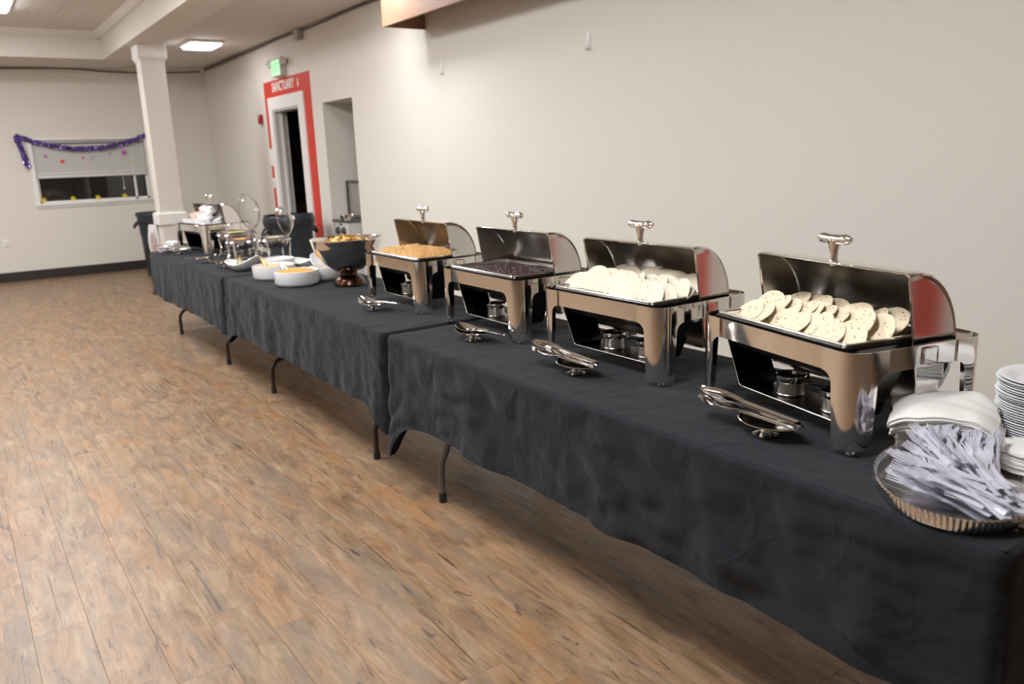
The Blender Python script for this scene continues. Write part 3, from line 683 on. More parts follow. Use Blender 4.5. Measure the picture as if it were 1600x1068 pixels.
def disc_mesh(seed, r=.058, cup=.006, fold=None):
    mb = MB(); nr, na = 6, 26
    def P(i, a, s):
        q = i / nr; rr = r * q * (1 + .03 * noise.noise(Vector((cos(a), sin(a), seed))))
        x, y = rr * cos(a), rr * sin(a)
        z = cup * (q * q) * cos(a + seed) ** 2 + .003 * noise.noise(Vector((x * 30, y * 30, seed)))
        if fold is not None:
            # bend the right half over the left around the y axis
            an = fold; 
            if x > 0: x, z = x * cos(an) - z * sin(an), x * sin(an) + z * cos(an) + .003
        return (x, y, z + s)
    for s in (0, .0022):
        vs = [P(0, 0, s)] + [P(i, 2 * pi * k / na, s) for i in range(1, nr + 1) for k in range(na)]
        fs = [(0, 1 + k, 1 + (k + 1) % na) for k in range(na)]
        for i in range(nr - 1):
            for k in range(na): fs.append((1 + i * na + k, 1 + (i + 1) * na + k, 1 + (i + 1) * na + (k + 1) % na, 1 + i * na + (k + 1) % na))
        if s == 0: fs = [tuple(reversed(f)) for f in fs]
        mb.add(vs, fs)
    n = 1 + nr * na; o_ = 1 + (nr - 1) * na
    mb.f += [(o_ + k, o_ + (k + 1) % na, n + o_ + (k + 1) % na, n + o_ + k) for k in range(na)]
    return mb
dm = [disc_mesh(k).mesh('tortilla', TORT, 50) for k in range(5)]
rr = random.Random(11)
def lean(az, tilt, roll=0):
    # normal leans by tilt towards azimuth az
    return (Matrix.Rotation(az, 4, 'Z') @ Matrix.Rotation(tilt, 4, 'Y') @ Matrix.Rotation(roll, 4, 'Z'))
def put(name, me, m, k, x, y, z, rot, lab, cat, grp):
    o = obj(name, me, m); o.matrix_world = CH[k].matrix_basis @ Matrix.Translation((-.037 + x, y, z)) @ rot
    return tag(o, lab, cat, grp)
rows4 = [(-.088, [(.205 - .047 * i) for i in range(9)], .262), (-.012, [(.21 - .045 * i) for i in range(10)], .278), (.065, [(.19 - .05 * i) for i in range(8)], .278)]
for ri, (x, ys, z) in enumerate(rows4):
    for i, y in enumerate(ys):
        gap = (ri == 0 and i in (3,)) or (ri == 2 and i in (4,))
        tl_ = rr.uniform(.55, .8)
        put('tortilla', dm[(i + ri) % 5], TORT, 'd4', x + rr.uniform(-.012, .012), y + rr.uniform(-.008, .008), z + rr.uniform(-.003, .006), lean(RAD(172) + rr.uniform(-.3, .3), tl_, rr.uniform(0, 6)), 'round speckled tortilla leaning in the nearest chafer, %s row' % ('front', 'middle', 'rear')[ri], 'tortilla', 'tortillas in the nearest chafer')
fm = [disc_mesh(k + 9, .075, .004, RAD(152)).mesh('folded_tortilla', TORTW, 50) for k in range(4)]
rows3 = [(-.085, [.20, .165, .10, .06, .0, -.05, -.10, -.15, -.195], .252), (.0, [.205, .15, .11, .055, .01, -.045, -.09, -.14, -.19], .260), (.075, [.18, .12, .06, .0, -.07, -.13, -.185], .264)]
for ri, (x, ys, z) in enumerate(rows3):
    for i, y in enumerate(ys):
        put('folded_tortilla', fm[(i + ri) % 4], TORTW, 'd3', x + rr.uniform(-.01, .012), y + rr.uniform(-.006, .006), z + rr.uniform(-.002, .006), lean(RAD(178) + rr.uniform(-.3, .3), rr.uniform(.38, .62), rr.uniform(-.5, .5)), 'folded white tortilla in the second chafer, %s row' % ('front', 'middle', 'rear')[ri], 'tortilla', 'folded tortillas in the second chafer')
# paper sheet sticking up behind the tortillas
mb = MB(); mb.grid(lambda u, v: ((v * .05) * .5, -.055 + .11 * u, .262 + .055 * v * (1 - .5 * u)), 8, 6)
o = obj('parchment_sheet', mb, mat('parchment', (.62, .58, .52), .5, alpha=1), None, smooth=60, solid=.0006); o.matrix_world = CH['d4'].matrix_basis @ Matrix.Translation((.048, .10, .0))
tag(o, 'grey parchment corner sticking up behind the speckled tortillas', 'paper')
# ---- white paper cups heaped in the far chafer
PCUP = mat('paper_cup', (.88, .88, .90), .6, var=.03); ORF = mat('orange_filling', (.75, .26, .05), .5, var=.5, vscale=60); YEF = mat('green_filling', (.5, .5, .12), .5, var=.4, vscale=60)
cupm = MB().lathe([(0, 0), (.036, 0), (.040, .006), (.052, .05), (.056, .058), (.052, .056), (.036, .012), (0, .010)], 18).mesh('cup', PCUP, 50)
def cupfill(m): 
    mb = MB(); mb.grid(lambda u, v: (.047 * v * cos(2 * pi * u), .047 * v * sin(2 * pi * u), .052 + .010 * (1 - v * v) + .006 * noise.noise(Vector((v * 4 * cos(2 * pi * u), v * 4 * sin(2 * pi * u), 2)))), 18, 5); return mb.mesh('filling', m, 60)
cfm = [cupfill(ORF), cupfill(PCUP), cupfill(YEF)]
cupspots = [(-.09, .19, .24, 1, .3, 1.2), (-.09, .07, .24, 0, .35, 1.6), (-.09, -.05, .24, 1, .4, 1.3), (-.09, -.17, .24, 1, .6, 2.2), (.02, .19, .24, 0, .3, 2), (.02, .07, .25, 1, .3, 1.5), (.02, -.05, .25, 0, .4, 2.6), (.02, -.17, .24, 1, .6, 2.9),
            (-.04, .13, .298, 0, .45, 2.4), (-.04, .0, .302, 0, .4, 2.5), (-.04, -.12, .298, 1, .75, 3.0), (.03, .06, .345, 1, .9, 1.6), (.03, -.06, .345, 1, .85, 2.8), (.06, .0, .352, 2, .2, 2.0)]
for i, (x, y, z, f_, tl_, az) in enumerate(cupspots):
    t = thing('paper_cup', 'white paper cup with %s, %s layer of the heap in the distant chafer' % (('orange filling', 'white filling', 'green filling')[f_], 'bottom' if z < .26 else 'middle' if z < .32 else 'top'), 'cup', group='paper cups in the distant chafer')
    obj('cup', cupm, PCUP, t); obj('filling', cfm[f_], None, t)
    t.matrix_world = CH['d5'].matrix_basis @ Matrix.Translation((-.037 + x, y, z + .003)) @ lean(az, tl_ * .6)

# ================================================================== SERVING PIECES
SILV = mat('silver_ware', (.80, .78, .76), .1, 1, var=.02)
def spoon_rest(x, y, rot, lab, kind, labt, sc=1.0):
    t = thing('spoon_rest', lab, 'spoon rest', (x, y, TZ + .0035), rot, 'steel spoon rests along the table edge'); t.scale = (sc,) * 3
    obj('foot', MB().lathe([(0, 0), (.033, 0), (.034, .003), (.015, .012), (.012, .020), (.02, .028), (0, .028)], 22), SILV, t)
    def dish(u, v):
        a = 2 * pi * u; q = v; ex = .088; ey = .060
        return (ex * q * cos(a) + .005, ey * q * sin(a), .028 + .012 * q ** 4 + .016 * max(0, -q * cos(a)) ** 2.5)
    obj('dish', MB().grid(dish, 32, 7, True), SILV, t, solid=-.0018, smooth=60)
    u_ = thing(kind, labt, 'spoon' if kind == 'serving_spoon' else 'tongs', (x, y, TZ + .0035), rot, 'serving utensils on the spoon rests'); u_.scale = (sc,) * 3
    if kind == 'serving_spoon':
        tl_ = -.32
        def bowl(u, v):
            a = 2 * pi * u; q = v
            return (-.034 + .050 * q * cos(a), .040 * q * sin(a), .0385 + .014 * q * q - .008 * q * cos(a) + .008 * max(0, -q * cos(a)))
        obj('bowl', MB().grid(bowl, 24, 6, True), SILV, u_, solid=-.0016, smooth=60)
        obj('handle', MB().tube([(.012, 0, .0435), (.03, 0, .0455), (.06, .002, .0475), (.10, .004, .0445), (.14, .006, .0425), (.165, .007, .041), (.172, .007, .041)], [.007, .005, .0045, .005, .0075, .008, .004], 10, flat=.45), SILV, u_)
    else:
        for s_ in (-1, 1):
            def arm(u, v):
                X_ = -.225 + .325 * u; wd = .016 + .012 * sin(pi * min(1, max(0, (.42 - u) / .42))) if u < .42 else .013 - .004 * (u - .42)
                wd *= .35 + .65 * min(1, u * 9 + .05) ; a = (v - .5) * 2
                return (X_, s_ * .002 + wd * a * 1.15, .052 + s_ * (.0055 * (1 - u) + .0025) + .02 * (1 - u) + .006 * a * a * s_ - .006 * (u - .5))
            obj('arm', MB().grid(arm, 30, 6), SILV, u_, solid=.0016, smooth=60)
        obj('hinge', MB().tube([(.094, -.013, .050), (.094, .013, .050)], .0085, 10).tube([(.085, 0, .050), (.110, 0, .050)], [.010, .008], 10, flat=.6), SILV, u_)
    return t
spoon_rest(1.755, 3.815, RAD(-62), 'small steel spoon rest in front of the rice chafer', 'serving_spoon', 'steel serving spoon lying in front of the rice chafer')
spoon_rest(1.755, 2.845, RAD(-74), 'steel spoon rest in front of the bean chafer', 'serving_spoon', 'steel serving spoon lying in front of the bean chafer')
spoon_rest(1.735, 2.135, RAD(-85), 'steel rest holding tongs in front of the folded tortillas', 'serving_tongs', 'steel tongs in front of the folded tortilla chafer')
spoon_rest(1.715, 1.31, RAD(-88), 'nearest steel rest, holding large tongs', 'serving_tongs', 'largest steel tongs, nearest the camera')
spoon_rest(1.70, 7.70, RAD(-30), 'distant steel rest in front of the paper-cup chafer', 'serving_tongs', 'distant tongs in front of the paper-cup chafer')
spoon_rest(1.70, 6.80, RAD(150), 'distant steel rest in front of the yellow dip pot', 'serving_spoon', 'distant spoon in front of the yellow dip pot')
spoon_rest(1.70, 6.30, RAD(100), 'distant steel rest beside the leaf-shaped salad bowl', 'serving_spoon', 'distant spoon beside the leaf-shaped salad bowl')

# ---- big double-wall bowl on a bronze foot
COPPER = mat('bronze_foot', (.06, .03, .02), .22, 1, var=.3, vscale=15)
bb = thing('chip_bowl', 'large polished steel bowl of chips on a bronze foot', 'bowl', (2.03, 4.735, TZ + .0035))
obj('foot', MB().lathe([(0, 0), (.095, 0), (.098, .006), (.092, .03), (.075, .052), (.055, .066), (.052, .085), (.06, .1), (0, .1)], 36), COPPER, bb)
bo = obj('bowl', MB().lathe([(.035, .085), (.09, .098), (.15, .145), (.190, .20), (.212, .25), (.221, .288), (.224, .292), (.217, .292), (.208, .27), (.18, .21), (.13, .165), (0, .155)], 64, cap0=True), STEEL, bb, smooth=45)
obj('rim', MB().lathe([(.219, .291), (.222, .295), (.226, .293), (.225, .288)], 64), CHROME, bo)
CHIP = mat('corn_chip', (.72, .47, .17), .65, var=.25, vscale=40, bump=.3, bscale=120)
def chip_mesh(s):
    mb = MB(); n = 6
    idx = {}; vs = []
    for layer in (0, 1):
        for i in range(n + 1):
            for j in range(n + 1 - i):
                a, b = i / n, j / n; c = 1 - a - b
                x = .032 * (a * 1 + b * -.5 + c * -.5); y = .032 * (b * .87 - c * .87)
                idx[(layer, i, j)] = len(vs); vs.append((x, y, .010 * ((x / .032) ** 2 * s + .5 * (y / .03) ** 2) + .0016 * layer))
    fs = []
    for i in range(n):
        for j in range(n - i):
            for L_ in (0, 1):
                q = [(L_, i, j), (L_, i + 1, j), (L_, i, j + 1)]; fs.append(tuple(idx[k] for k in (q if L_ else q[::-1])))
                if j < n - i - 1: q = [(L_, i + 1, j), (L_, i + 1, j + 1), (L_, i, j + 1)]; fs.append(tuple(idx[k] for k in (q if L_ else q[::-1])))
    return mb.add(vs, fs).mesh('chip', CHIP, 50)
chm = [chip_mesh(s) for s in (1, -.6, .4)]
rc = random.Random(3)
obj_base = MB(); obj_base.grid(lambda u, v: (.165 * v * cos(2 * pi * u), .165 * v * sin(2 * pi * u), .235 + .045 * (1 - v * v) + .01 * noise.noise(Vector((v * 6 * cos(2 * pi * u), v * 6 * sin(2 * pi * u), 8)))), 30, 8)
tag(obj('chip_crumbs', obj_base, CHIP, None, (2.03, 4.735, TZ + .0035), smooth=60), 'broken corn chips filling the steel bowl', 'chips', kind='stuff')
for k in range(70):
    a = rc.uniform(0, 6.28); q = sqrt(rc.random()) * .155
    o = obj('corn_chip', chm[k % 3], CHIP, None); 
    o.matrix_world = Matrix.Translation((2.03 + q * cos(a), 4.735 + q * sin(a), TZ + .247 + .045 * (1 - (q / .165) ** 2) + rc.uniform(0, .012))) @ Matrix.Rotation(rc.uniform(0, 6), 4, 'Z') @ Matrix.Rotation(rc.uniform(-.6, .6), 4, 'X') @ Matrix.Rotation(rc.uniform(-.6, .6), 4, 'Y')
    tag(o, 'golden corn chip in the large steel bowl', 'chip', 'chips in the steel bowl')

# ---- white round bowls
def round_bowl(x, y, r, h, lab, fillm=None, flab=None, fcat=None, lump=.006, lvl=.75, ps=None):
    t = tag(obj('serving_bowl', MB().lathe([(0, 0), (r * .86, 0), (r * .94, .006), (r * .99, .02), (r, h - .006), (r * .995, h), (r * .965, h + .001), (r * .94, h - .004), (r * .90, .03), (r * .82, .012), (0, .01)], 48), WHITEC, None, (x, y, TZ + .0035), smooth=45), lab, 'bowl', 'white serving bowls')
    if fillm:
        R = r * .925; mb = MB()
        def f(u, v):
            X_, Y_ = R * v * cos(2 * pi * u), R * v * sin(2 * pi * u)
            return (X_, Y_, h * lvl + lump * 2.5 * (1 - v * v) + lump * (noise.noise(Vector((X_ * 40, Y_ * 40, x))) + .7 * noise.noise(Vector((X_ * 90, Y_ * 90, x)))))
        mb.grid(f, 48, 16, True)
        tag(obj('salsa' if fcat == 'sauce' else 'shredded_cheese', mb, fillm, None, (x, y, TZ + .0035), smooth=60), flab, fcat, kind='stuff')
    return t
CREAM = mat('orange_sauce', (.66, .42, .22), .35, var=.12, vscale=14); CHEESE = mat('shredded_cheese', (.58, .29, .05), .55, var=.35, vscale=110)
round_bowl(1.795, 5.02, .142, .092, 'straight-sided white bowl of shredded orange cheese, in front', CHEESE, 'shredded orange cheese in the front white bowl', 'cheese', .009, .86)
round_bowl(1.785, 5.43, .142, .092, 'straight-sided white bowl of creamy orange sauce', CREAM, 'creamy orange sauce in the second white bowl', 'sauce', .003, .84)
round_bowl(2.06, 5.12, .135, .085, 'white bowl half hidden behind the bronze-footed chip bowl', CREAM, 'pale sauce in the white bowl behind the chip bowl', 'sauce', .003, .7)
round_bowl(1.92, 5.72, .115, .10, 'white bowl behind the bowl of creamy orange sauce', WHITEC, 'white dip in the bowl behind the orange sauce', 'sauce', .003, .85)
def small_utensil(x, y, z, rot, m, lab):
    t = thing('serving_utensil', lab, 'utensil', (x, y, z), rot, 'utensils in the white bowls')
    for s_ in (-1, 1):
        obj('arm', MB().tube([(0, s_ * .018, 0), (.03, s_ * .014, .02), (.07, s_ * .008, .042), (.10, 0, .056)], [.006, .006, .005, .004], 8, flat=.5), m, t)
GOLD = mat('gold_tongs', (.55, .38, .13), .3, .8)
small_utensil(1.76, 5.48, TZ + .088, RAD(100), GOLD, 'small golden tongs standing in the orange sauce')
small_utensil(1.74, 5.05, TZ + .086, RAD(95), SILV, 'dark steel tongs stuck in the shredded cheese')

# ---- leaf-shaped bowls
def boat(x, y, rot, L_, W_, H_, lab, fillm, flab, bits):
    t = tag(obj('leaf_bowl', MB().add([], []), WHITEC), lab, 'bowl', 'leaf-shaped white bowls')
    mb = MB()
    def f(u, v):
        a = 2 * pi * u; q = v
        e = abs(cos(a)); X_ = L_ * q * cos(a); Y_ = W_ * q * sin(a) * (1 - .18 * q * e)
        z = H_ * (.18 * q ** 2 + .30 * q ** 4) + H_ * .62 * (q ** 2) * (max(0, cos(a)) ** 2 * .95 + max(0, -cos(a)) ** 2 * .42)
        return (X_, Y_, .004 + z)
    mb.grid(f, 48, 14, True)
    bpy.data.objects.remove(t, do_unlink=True)
    t = tag(obj('leaf_bowl', mb, WHITEC, None, (x, y, TZ + .0035), (0, 0, rot), smooth=60, solid=-.006), lab, 'bowl', 'leaf-shaped white bowls')
    mf = MB(); mf.grid(lambda u, v: (.55 * L_ * v * cos(2 * pi * u), .6 * W_ * v * sin(2 * pi * u), H_ * .27 + .016 * (1 - v * v) + .006 * noise.noise(Vector((v * 5 * cos(2 * pi * u), v * 5 * sin(2 * pi * u), x)))), 24, 6, True)
    for k in range(bits):
        a, q = random.uniform(0, 6.28), sqrt(random.random()) * .8
        mf.ell((.5 * L_ * q * cos(a), .5 * W_ * q * sin(a), H_ * .27 + .018), .016, .011, .006, 6, 4, Matrix.Rotation(random.uniform(0, 6), 3, 'Z') @ Matrix.Rotation(random.uniform(-.8, .8), 3, 'X'))
    tag(obj('garnish', mf, fillm, None, (x, y, TZ + .0035), (0, 0, rot), smooth=60), flab, 'salad', kind='stuff')
GREEN = mat('chopped_greens', (.22, .34, .07), .5, var=.5, vscale=60); LIME = mat('lime_wedges', (.50, .60, .22), .4, var=.35, vscale=45); BROWNF = mat('brown_topping', (.35, .2, .06), .5, var=.4, vscale=50)
boat(1.755, 6.03, RAD(-60), .145, .10, .105, 'leaf-shaped white bowl of chopped greens in front of the pots', GREEN, 'chopped green herbs in the front leaf-shaped bowl', 30)
boat(2.14, 5.72, RAD(-70), .14, .10, .10, 'leaf-shaped white bowl of lime wedges behind the sauce bowls', LIME, 'green lime wedges in the rear leaf-shaped bowl', 26)
boat(2.16, 5.43, RAD(-250), .125, .09, .12, 'leaf-shaped white bowl of brown topping beside the chip bowl', BROWNF, 'brown topping in the leaf-shaped bowl by the chip bowl', 20)
small_utensil(1.74, 6.06, TZ + .045, RAD(70), GOLD, 'small golden tongs in the leaf-shaped bowl of greens')

# ---- round pots on curved legs with hinged glass lids
POTM = mat('pot_steel', (.46, .43, .45), .22, 1, var=.05)
GLID = mat('lid_glass', (.93, .96, .95), .03, trans=1, ior=1.4)
YEL = mat('yellow_dip', (.62, .52, .14), .4, var=.15, vscale=30); ORD = mat('orange_dip', (.80, .34, .07), .4, var=.3, vscale=40); CRD = mat('cream_dip', (.75, .60, .35), .4, var=.2, vscale=40)
def pot(x, y, r, z0, h, lab, fm_, flab, lid_az=None, lid_tilt=75):
    t = thing('round_chafer', lab, 'chafing dish', (x, y, TZ + .0035), 0, 'round glass-lidded chafers')
    p_ = obj('pot', MB().lathe([(0, z0), (r * .7, z0), (r * .9, z0 + .015), (r, z0 + .04), (r, z0 + h - .006), (r + .012, z0 + h - .004), (r + .013, z0 + h), (r - .004, z0 + h), (r * .95, z0 + h - .03), (0, z0 + h - .035)], 40), POTM, t, smooth=45)
    for k in range(4):
        a = pi / 4 + k * pi / 2
        def pt(rr_, zz): return (rr_ * cos(a), rr_ * sin(a), zz)
        lg = obj('leg', MB().tube([pt(r + .015, z0 + h - .02), pt(r + .022, z0 + .03), pt(r + .012, z0 * .6), pt(r + .022, .03), pt(r + .04, .004)], [.008, .010, .011, .010, .008], 10, flat=.7), CHROME, t)
    obj('frame_ring', MB().lathe([(r + .020, z0 + h - .028), (r + .026, z0 + h - .024), (r + .020, z0 + h - .018), (r + .014, z0 + h - .024), (r + .020, z0 + h - .028)], 40), CHROME, t)
    obj('base_ring', MB().lathe([(r + .005, .035), (r + .012, .039), (r + .005, .043), (r - .002, .039), (r + .005, .035)], 40), CHROME, t)
    obj('burner', MB().lathe([(0, .004), (.035, .004), (.038, .008), (.038, .05), (.03, .055), (0, .055)], 20), TIN_, t)
    mb = MB(); mb.grid(lambda u, v: (r * .94 * v * cos(2 * pi * u), r * .94 * v * sin(2 * pi * u), z0 + h - .022 + .03 * (1 - v * v) * (.6 + .4 * noise.noise(Vector((4 * v * cos(2 * pi * u), 4 * v * sin(2 * pi * u), 1)))) ), 32, 10, True)
    tag(obj('dip', mb, fm_, None, (x, y, TZ + .0035), smooth=60), flab, 'dip', kind='stuff')
    if lid_az is not None:
        hx_, hy_ = (r + .02) * cos(lid_az), (r + .02) * sin(lid_az)
        lid = obj('glass_lid', MB().lathe([(r + .004, 0), (r * .95, .015), (r * .75, .04), (r * .4, .056), (.0001, .060)], 36), GLID, t, solid=.004, smooth=60)
        lid.matrix_basis = Matrix.Translation((hx_, hy_, z0 + h + .01)) @ Matrix.Rotation(lid_az, 4, 'Z') @ Matrix.Rotation(RAD(lid_tilt), 4, 'Y') @ Matrix.Translation((-(r + .012), 0, 0))
        obj('lid_rim', MB().lathe([(r + .004, -.004), (r + .008, 0), (r + .004, .004), (r, 0), (r + .004, -.004)], 40), CHROME, lid)
        obj('lid_knob', MB().lathe([(.006, .058), (.006, .072), (.016, .078), (.018, .086), (.0, .09)], 16), CHROME, lid)
        obj('hinge', MB().tube([(hx_ * .93, hy_ * .93, z0 + h - .015), (hx_, hy_, z0 + h + .008)], .009, 8), CHROME, t)
pot(2.02, 7.02, .145, .115, .10, 'round steel pot of yellow dip beside the distant chafer', YEL, 'pale yellow dip in the round steel pot', RAD(-48), 80)
pot(1.87, 6.40, .098, .120, .085, 'small round steel pot of orange dip with wrought legs', ORD, 'orange dip in the small steel pot')
pot(2.10, 6.30, .105, .120, .085, 'small round steel pot of cream dip under a raised glass lid', CRD, 'creamy dip in the small steel pot', RAD(-45), 76)

# ================================================================== NEAR END: tray, forks, napkins, plates
FOIL = mat('foil', (.80, .78, .75), .18, 1, var=.08, vscale=50, bump=.4, bscale=90)
TRX, TRY, TRR = 1.735, .815, RAD(27)
def traywall(u, v):
    a = 2 * pi * u; f_ = .010 * (v if v < 1 else 0); wob = .0022 * sin(a * 90) * min(1, v * 3)
    q = [(.945, .002), (.962, .012), (.98, .027), (.99, .035), (1.012, .038), (1.014, .034)][min(5, int(v * 5 + .5))]
    A, B = .238 * q[0] + wob, .165 * q[0] + wob
    return (A * cos(a), B * sin(a), q[1])
ft = thing('foil_tray', 'oval crimped foil tray of plastic forks at the table corner', 'tray', (TRX, TRY, TZ + .0035), TRR)
obj('tray_wall', MB().grid(traywall, 540, 5, True), FOIL, ft, smooth=60)
obj('tray_floor', MB().lathe([(.0, .003), (.5, .0025), (.946, .0022)], 60, sx=.238, sy=.165), FOIL, ft, smooth=60)
FORK = mat('clear_plastic', (.76, .76, .85), .10, trans=.5, ior=1.45)
def fork_mesh():
    mb = MB(); T_ = .0016
    out = [(-.085, .0045), (-.083, .007), (-.06, .0062), (-.02, .0042), (.03, .004), (.042, .006), (.05, .0105), (.056, .012)]
    top = [(x, w_) for x, w_ in out]
    vs = []; fs = []
    for (x, w_) in top:
        zc = .0035 * sin((x + .085) / .17 * pi) * -1
        for (yy, zz) in ((-w_, 0), (0, .0012), (w_, 0)): vs.append((x, yy, zc + zz))
    for i in range(len(top) - 1):
        for j in range(2): fs.append((i * 3 + j, (i + 1) * 3 + j, (i + 1) * 3 + j + 1, i * 3 + j + 1))
    mb.add(vs, fs)
    for k in range(4):
        yc = -.009 + .006 * k
        mb.add([(.056, yc - .0022, -.0016), (.056, yc + .0022, -.0016), (.085, yc + .0010, .003), (.085, yc - .0010, .003)], [(0, 3, 2, 1)])
    # thickness
    n = len(mb.v); mb.v += [(x, y, z - T_) for x, y, z in mb.v]; mb.f += [tuple(reversed([i + n for i in f])) for f in list(mb.f)]
    return mb.mesh('plastic_fork', FORK, 50)
fkm = fork_mesh()
rf = random.Random(5)
FT = Matrix.Translation((TRX, TRY, TZ + .0035)) @ Matrix.Rotation(TRR, 4, 'Z')
bund = [(-.125, -.01, 62, 34, .035), (-.04, -.05, 28, 44, .04), (.075, -.05, 2, 54, .04), (.03, .035, 22, 40, .055), (-.08, .045, 70, 26, .045), (.11, .02, -4, 26, .05)]
for (bx_, by_, an, cnt, hh) in bund:
    for k in range(cnt):
        o = obj('plastic_fork', fkm, FORK)
        v_ = k / cnt
        o.matrix_world = FT @ Matrix.Translation((bx_ + rf.gauss(0, .014), by_ + rf.gauss(0, .016), .014 + hh * 1.5 * v_ + .004 * rf.random())) @ Matrix.Rotation(RAD(an + rf.gauss(0, 9)), 4, 'Z') @ Matrix.Rotation(RAD(-10 + rf.gauss(0, 5)), 4, 'Y') @ Matrix.Rotation(RAD(rf.gauss(0, 25)), 4, 'X')
        tag(o, 'clear plastic fork piled in the oval foil tray', 'fork', 'plastic forks in the foil tray')
# napkins: two loose stacks of folded sheets
def napkin_mesh(s, seed, bend, th=.0032):
    mb = MB(); N_ = 22
    def f(u, v):
        x, y = (u - .5) * s, (v - .5) * s
        z = .022 * noise.noise(Vector((x * 7, y * 7, seed))) + .006 * noise.noise(Vector((x * 22, y * 22, seed))) - bend * ((2 * u - 1) ** 4 * .6 + (2 * v - 1) ** 4)
        x += .012 * noise.noise(Vector((y * 12, seed, 1))); y += .012 * noise.noise(Vector((x * 12, seed, 4)))
        return (x, y, z + th)
    mb.grid(f, N_, N_)
    n = len(mb.v); mb.v += [(x * .996, y * .996, z - th * .9) for x, y, z in mb.v]; fs = list(mb.f); mb.f += [tuple(reversed([i + n for i in q])) for q in fs]
    m_ = N_ + 1
    loop = [i for i in range(m_)] + [i * m_ + N_ for i in range(1, m_)] + [N_ * m_ + i for i in range(N_ - 1, -1, -1)] + [i * m_ for i in range(N_ - 1, 0, -1)]
    mb.f += [(loop[i], n + loop[i], n + loop[(i + 1) % len(loop)], loop[(i + 1) % len(loop)]) for i in range(len(loop))]
    return mb.mesh('napkin', PAPER, 50)
nkA, nkB, nkC = napkin_mesh(.20, 2, .004), napkin_mesh(.235, 5, .022), napkin_mesh(.19, 9, .008)
rn = random.Random(8)
def napkins(me, x, y, z0, n, rot, drift, lab, grp, dz=.0034, s=1):
    for k in range(n):
        o = obj('napkin', me, PAPER)
        o.matrix_world = Matrix.Translation((x + drift[0] * k + rn.gauss(0, .002), y + drift[1] * k + rn.gauss(0, .002), z0 + dz * k)) @ Matrix.Rotation(rot + rn.gauss(0, .03), 4, 'Z') @ Matrix.Diagonal((s, s, 1, 1))
        tag(o, lab, 'napkin', grp)
napkins(nkA, 2.01, .965, TZ + .014, 16, RAD(10), (.0, .0), 'white folded napkin in the stack behind the foil tray', 'napkins in the rear stack')
napkins(nkB, 1.985, .965, TZ + .082, 12, RAD(24), (-.001, .0006), 'white folded napkin in the upper slanting stack', 'napkins in the upper stack')
napkins(nkC, 1.99, .775, TZ + .014, 14, RAD(-8), (.0, .0), 'white folded napkin in the low stack beside the foil tray', 'napkins in the low stack')
# plates
plm = MB().lathe([(0, 0), (.080, 0), (.088, .003), (.100, .014), (.122, .019), (.124, .0205), (.121, .0215), (.099, .0165), (.086, .006), (.078, .0035), (0, .0035)], 48).mesh('plate', FOAM, 45)
for k in range(26):
    tag(obj('plate', plm, FOAM, None, (2.185 + rn.gauss(0, .0015), .815 + rn.gauss(0, .0015), TZ + .0035 + .0062 * k)), 'white plate in the tall stack at the right end', 'plate', 'stacked white plates')
# far end: plates, napkins and bagged cutlery
for k in range(10):
    o = tag(obj('plate', plm, FOAM, None, (1.97, 8.03, TZ + .0035 + .0062 * k)), 'white plate in the distant stack beyond the far chafer', 'plate', 'distant stack of plates')
for k in range(14):
    o = obj('napkin', nkC, PAPER); o.matrix_world = Matrix.Translation((1.765, 8.08, TZ + .014 + .0055 * k)) @ Matrix.Rotation(RAD(15) + rn.gauss(0, .05), 4, 'Z')
    tag(o, 'white napkin in the distant stack at the far corner', 'napkin', 'distant stack of napkins')
CUPC = mat('clear_cup', (.62, .62, .85), .15, trans=.5)
cpm = MB().lathe([(.028, 0), (.03, .001), (.042, .095), (.044, .098), (.041, .096), (.029, .004)], 22, cap0=True).mesh('plastic_cup', CUPC, 45)
for k in range(8):
    tag(obj('plastic_cup', cpm, CUPC, None, (2.16 + .085 * (k % 2), 8.15 - .0 - .09 * (k // 2), TZ + .0035)), 'bluish clear plastic cup behind the distant chafer', 'cup', 'plastic cups behind the distant chafer')
for k in range(16):
    o = obj('plastic_fork', fkm, FORK); o.matrix_world = Matrix.Translation((1.63 + rf.gauss(0, .03), 7.98 + rf.gauss(0, .03), TZ + .012 + .003 * k)) @ Matrix.Rotation(RAD(75) + rf.gauss(0, .4), 4, 'Z')
    tag(o, 'clear plastic fork at the far table corner', 'fork', 'distant plastic forks')

# ================================================================== BINS AND THE ALCOVE APPLIANCE
def bin_(x, y, r, h, lab, m):
    t = thing('waste_bin', lab, 'bin', (x, y, 0), 0, 'dark waste bins')
    b_ = obj('body', MB().lathe([(0, 0), (r * .78, 0), (r * .80, .01), (r * .86, h * .62), (r * .90, h * .66), (r * .91, h * .80), (r * .95, h * .83), (r * .96, h * .95), (r * .92, h * .95), (r * .78, .05), (0, .05)], 40), m, t, smooth=40)
    obj('rim', MB().lathe([(r * .95, h * .945), (r, h * .95), (r * 1.01, h * .985), (r * .99, h), (r * .94, h), (r * .92, h * .945)], 40), m, t, smooth=50)
    for s_ in (-1, 1):
        obj('handle', MB().tube([(s_ * r * .95, -.07, h * .86), (s_ * (r * 1.0 + .03), -.05, h * .80), (s_ * (r * 1.0 + .04), 0, h * .775), (s_ * (r * 1.0 + .03), .05, h * .80), (s_ * r * .95, .07, h * .86)], .014, 8), m, t)
    return t
b1 = bin_(3.19, 9.0, .275, .93, 'large dark bin between the table and the doorway', BINM)
BAG = mat('black_bag', (.02, .022, .03), .3, var=.2, vscale=12)
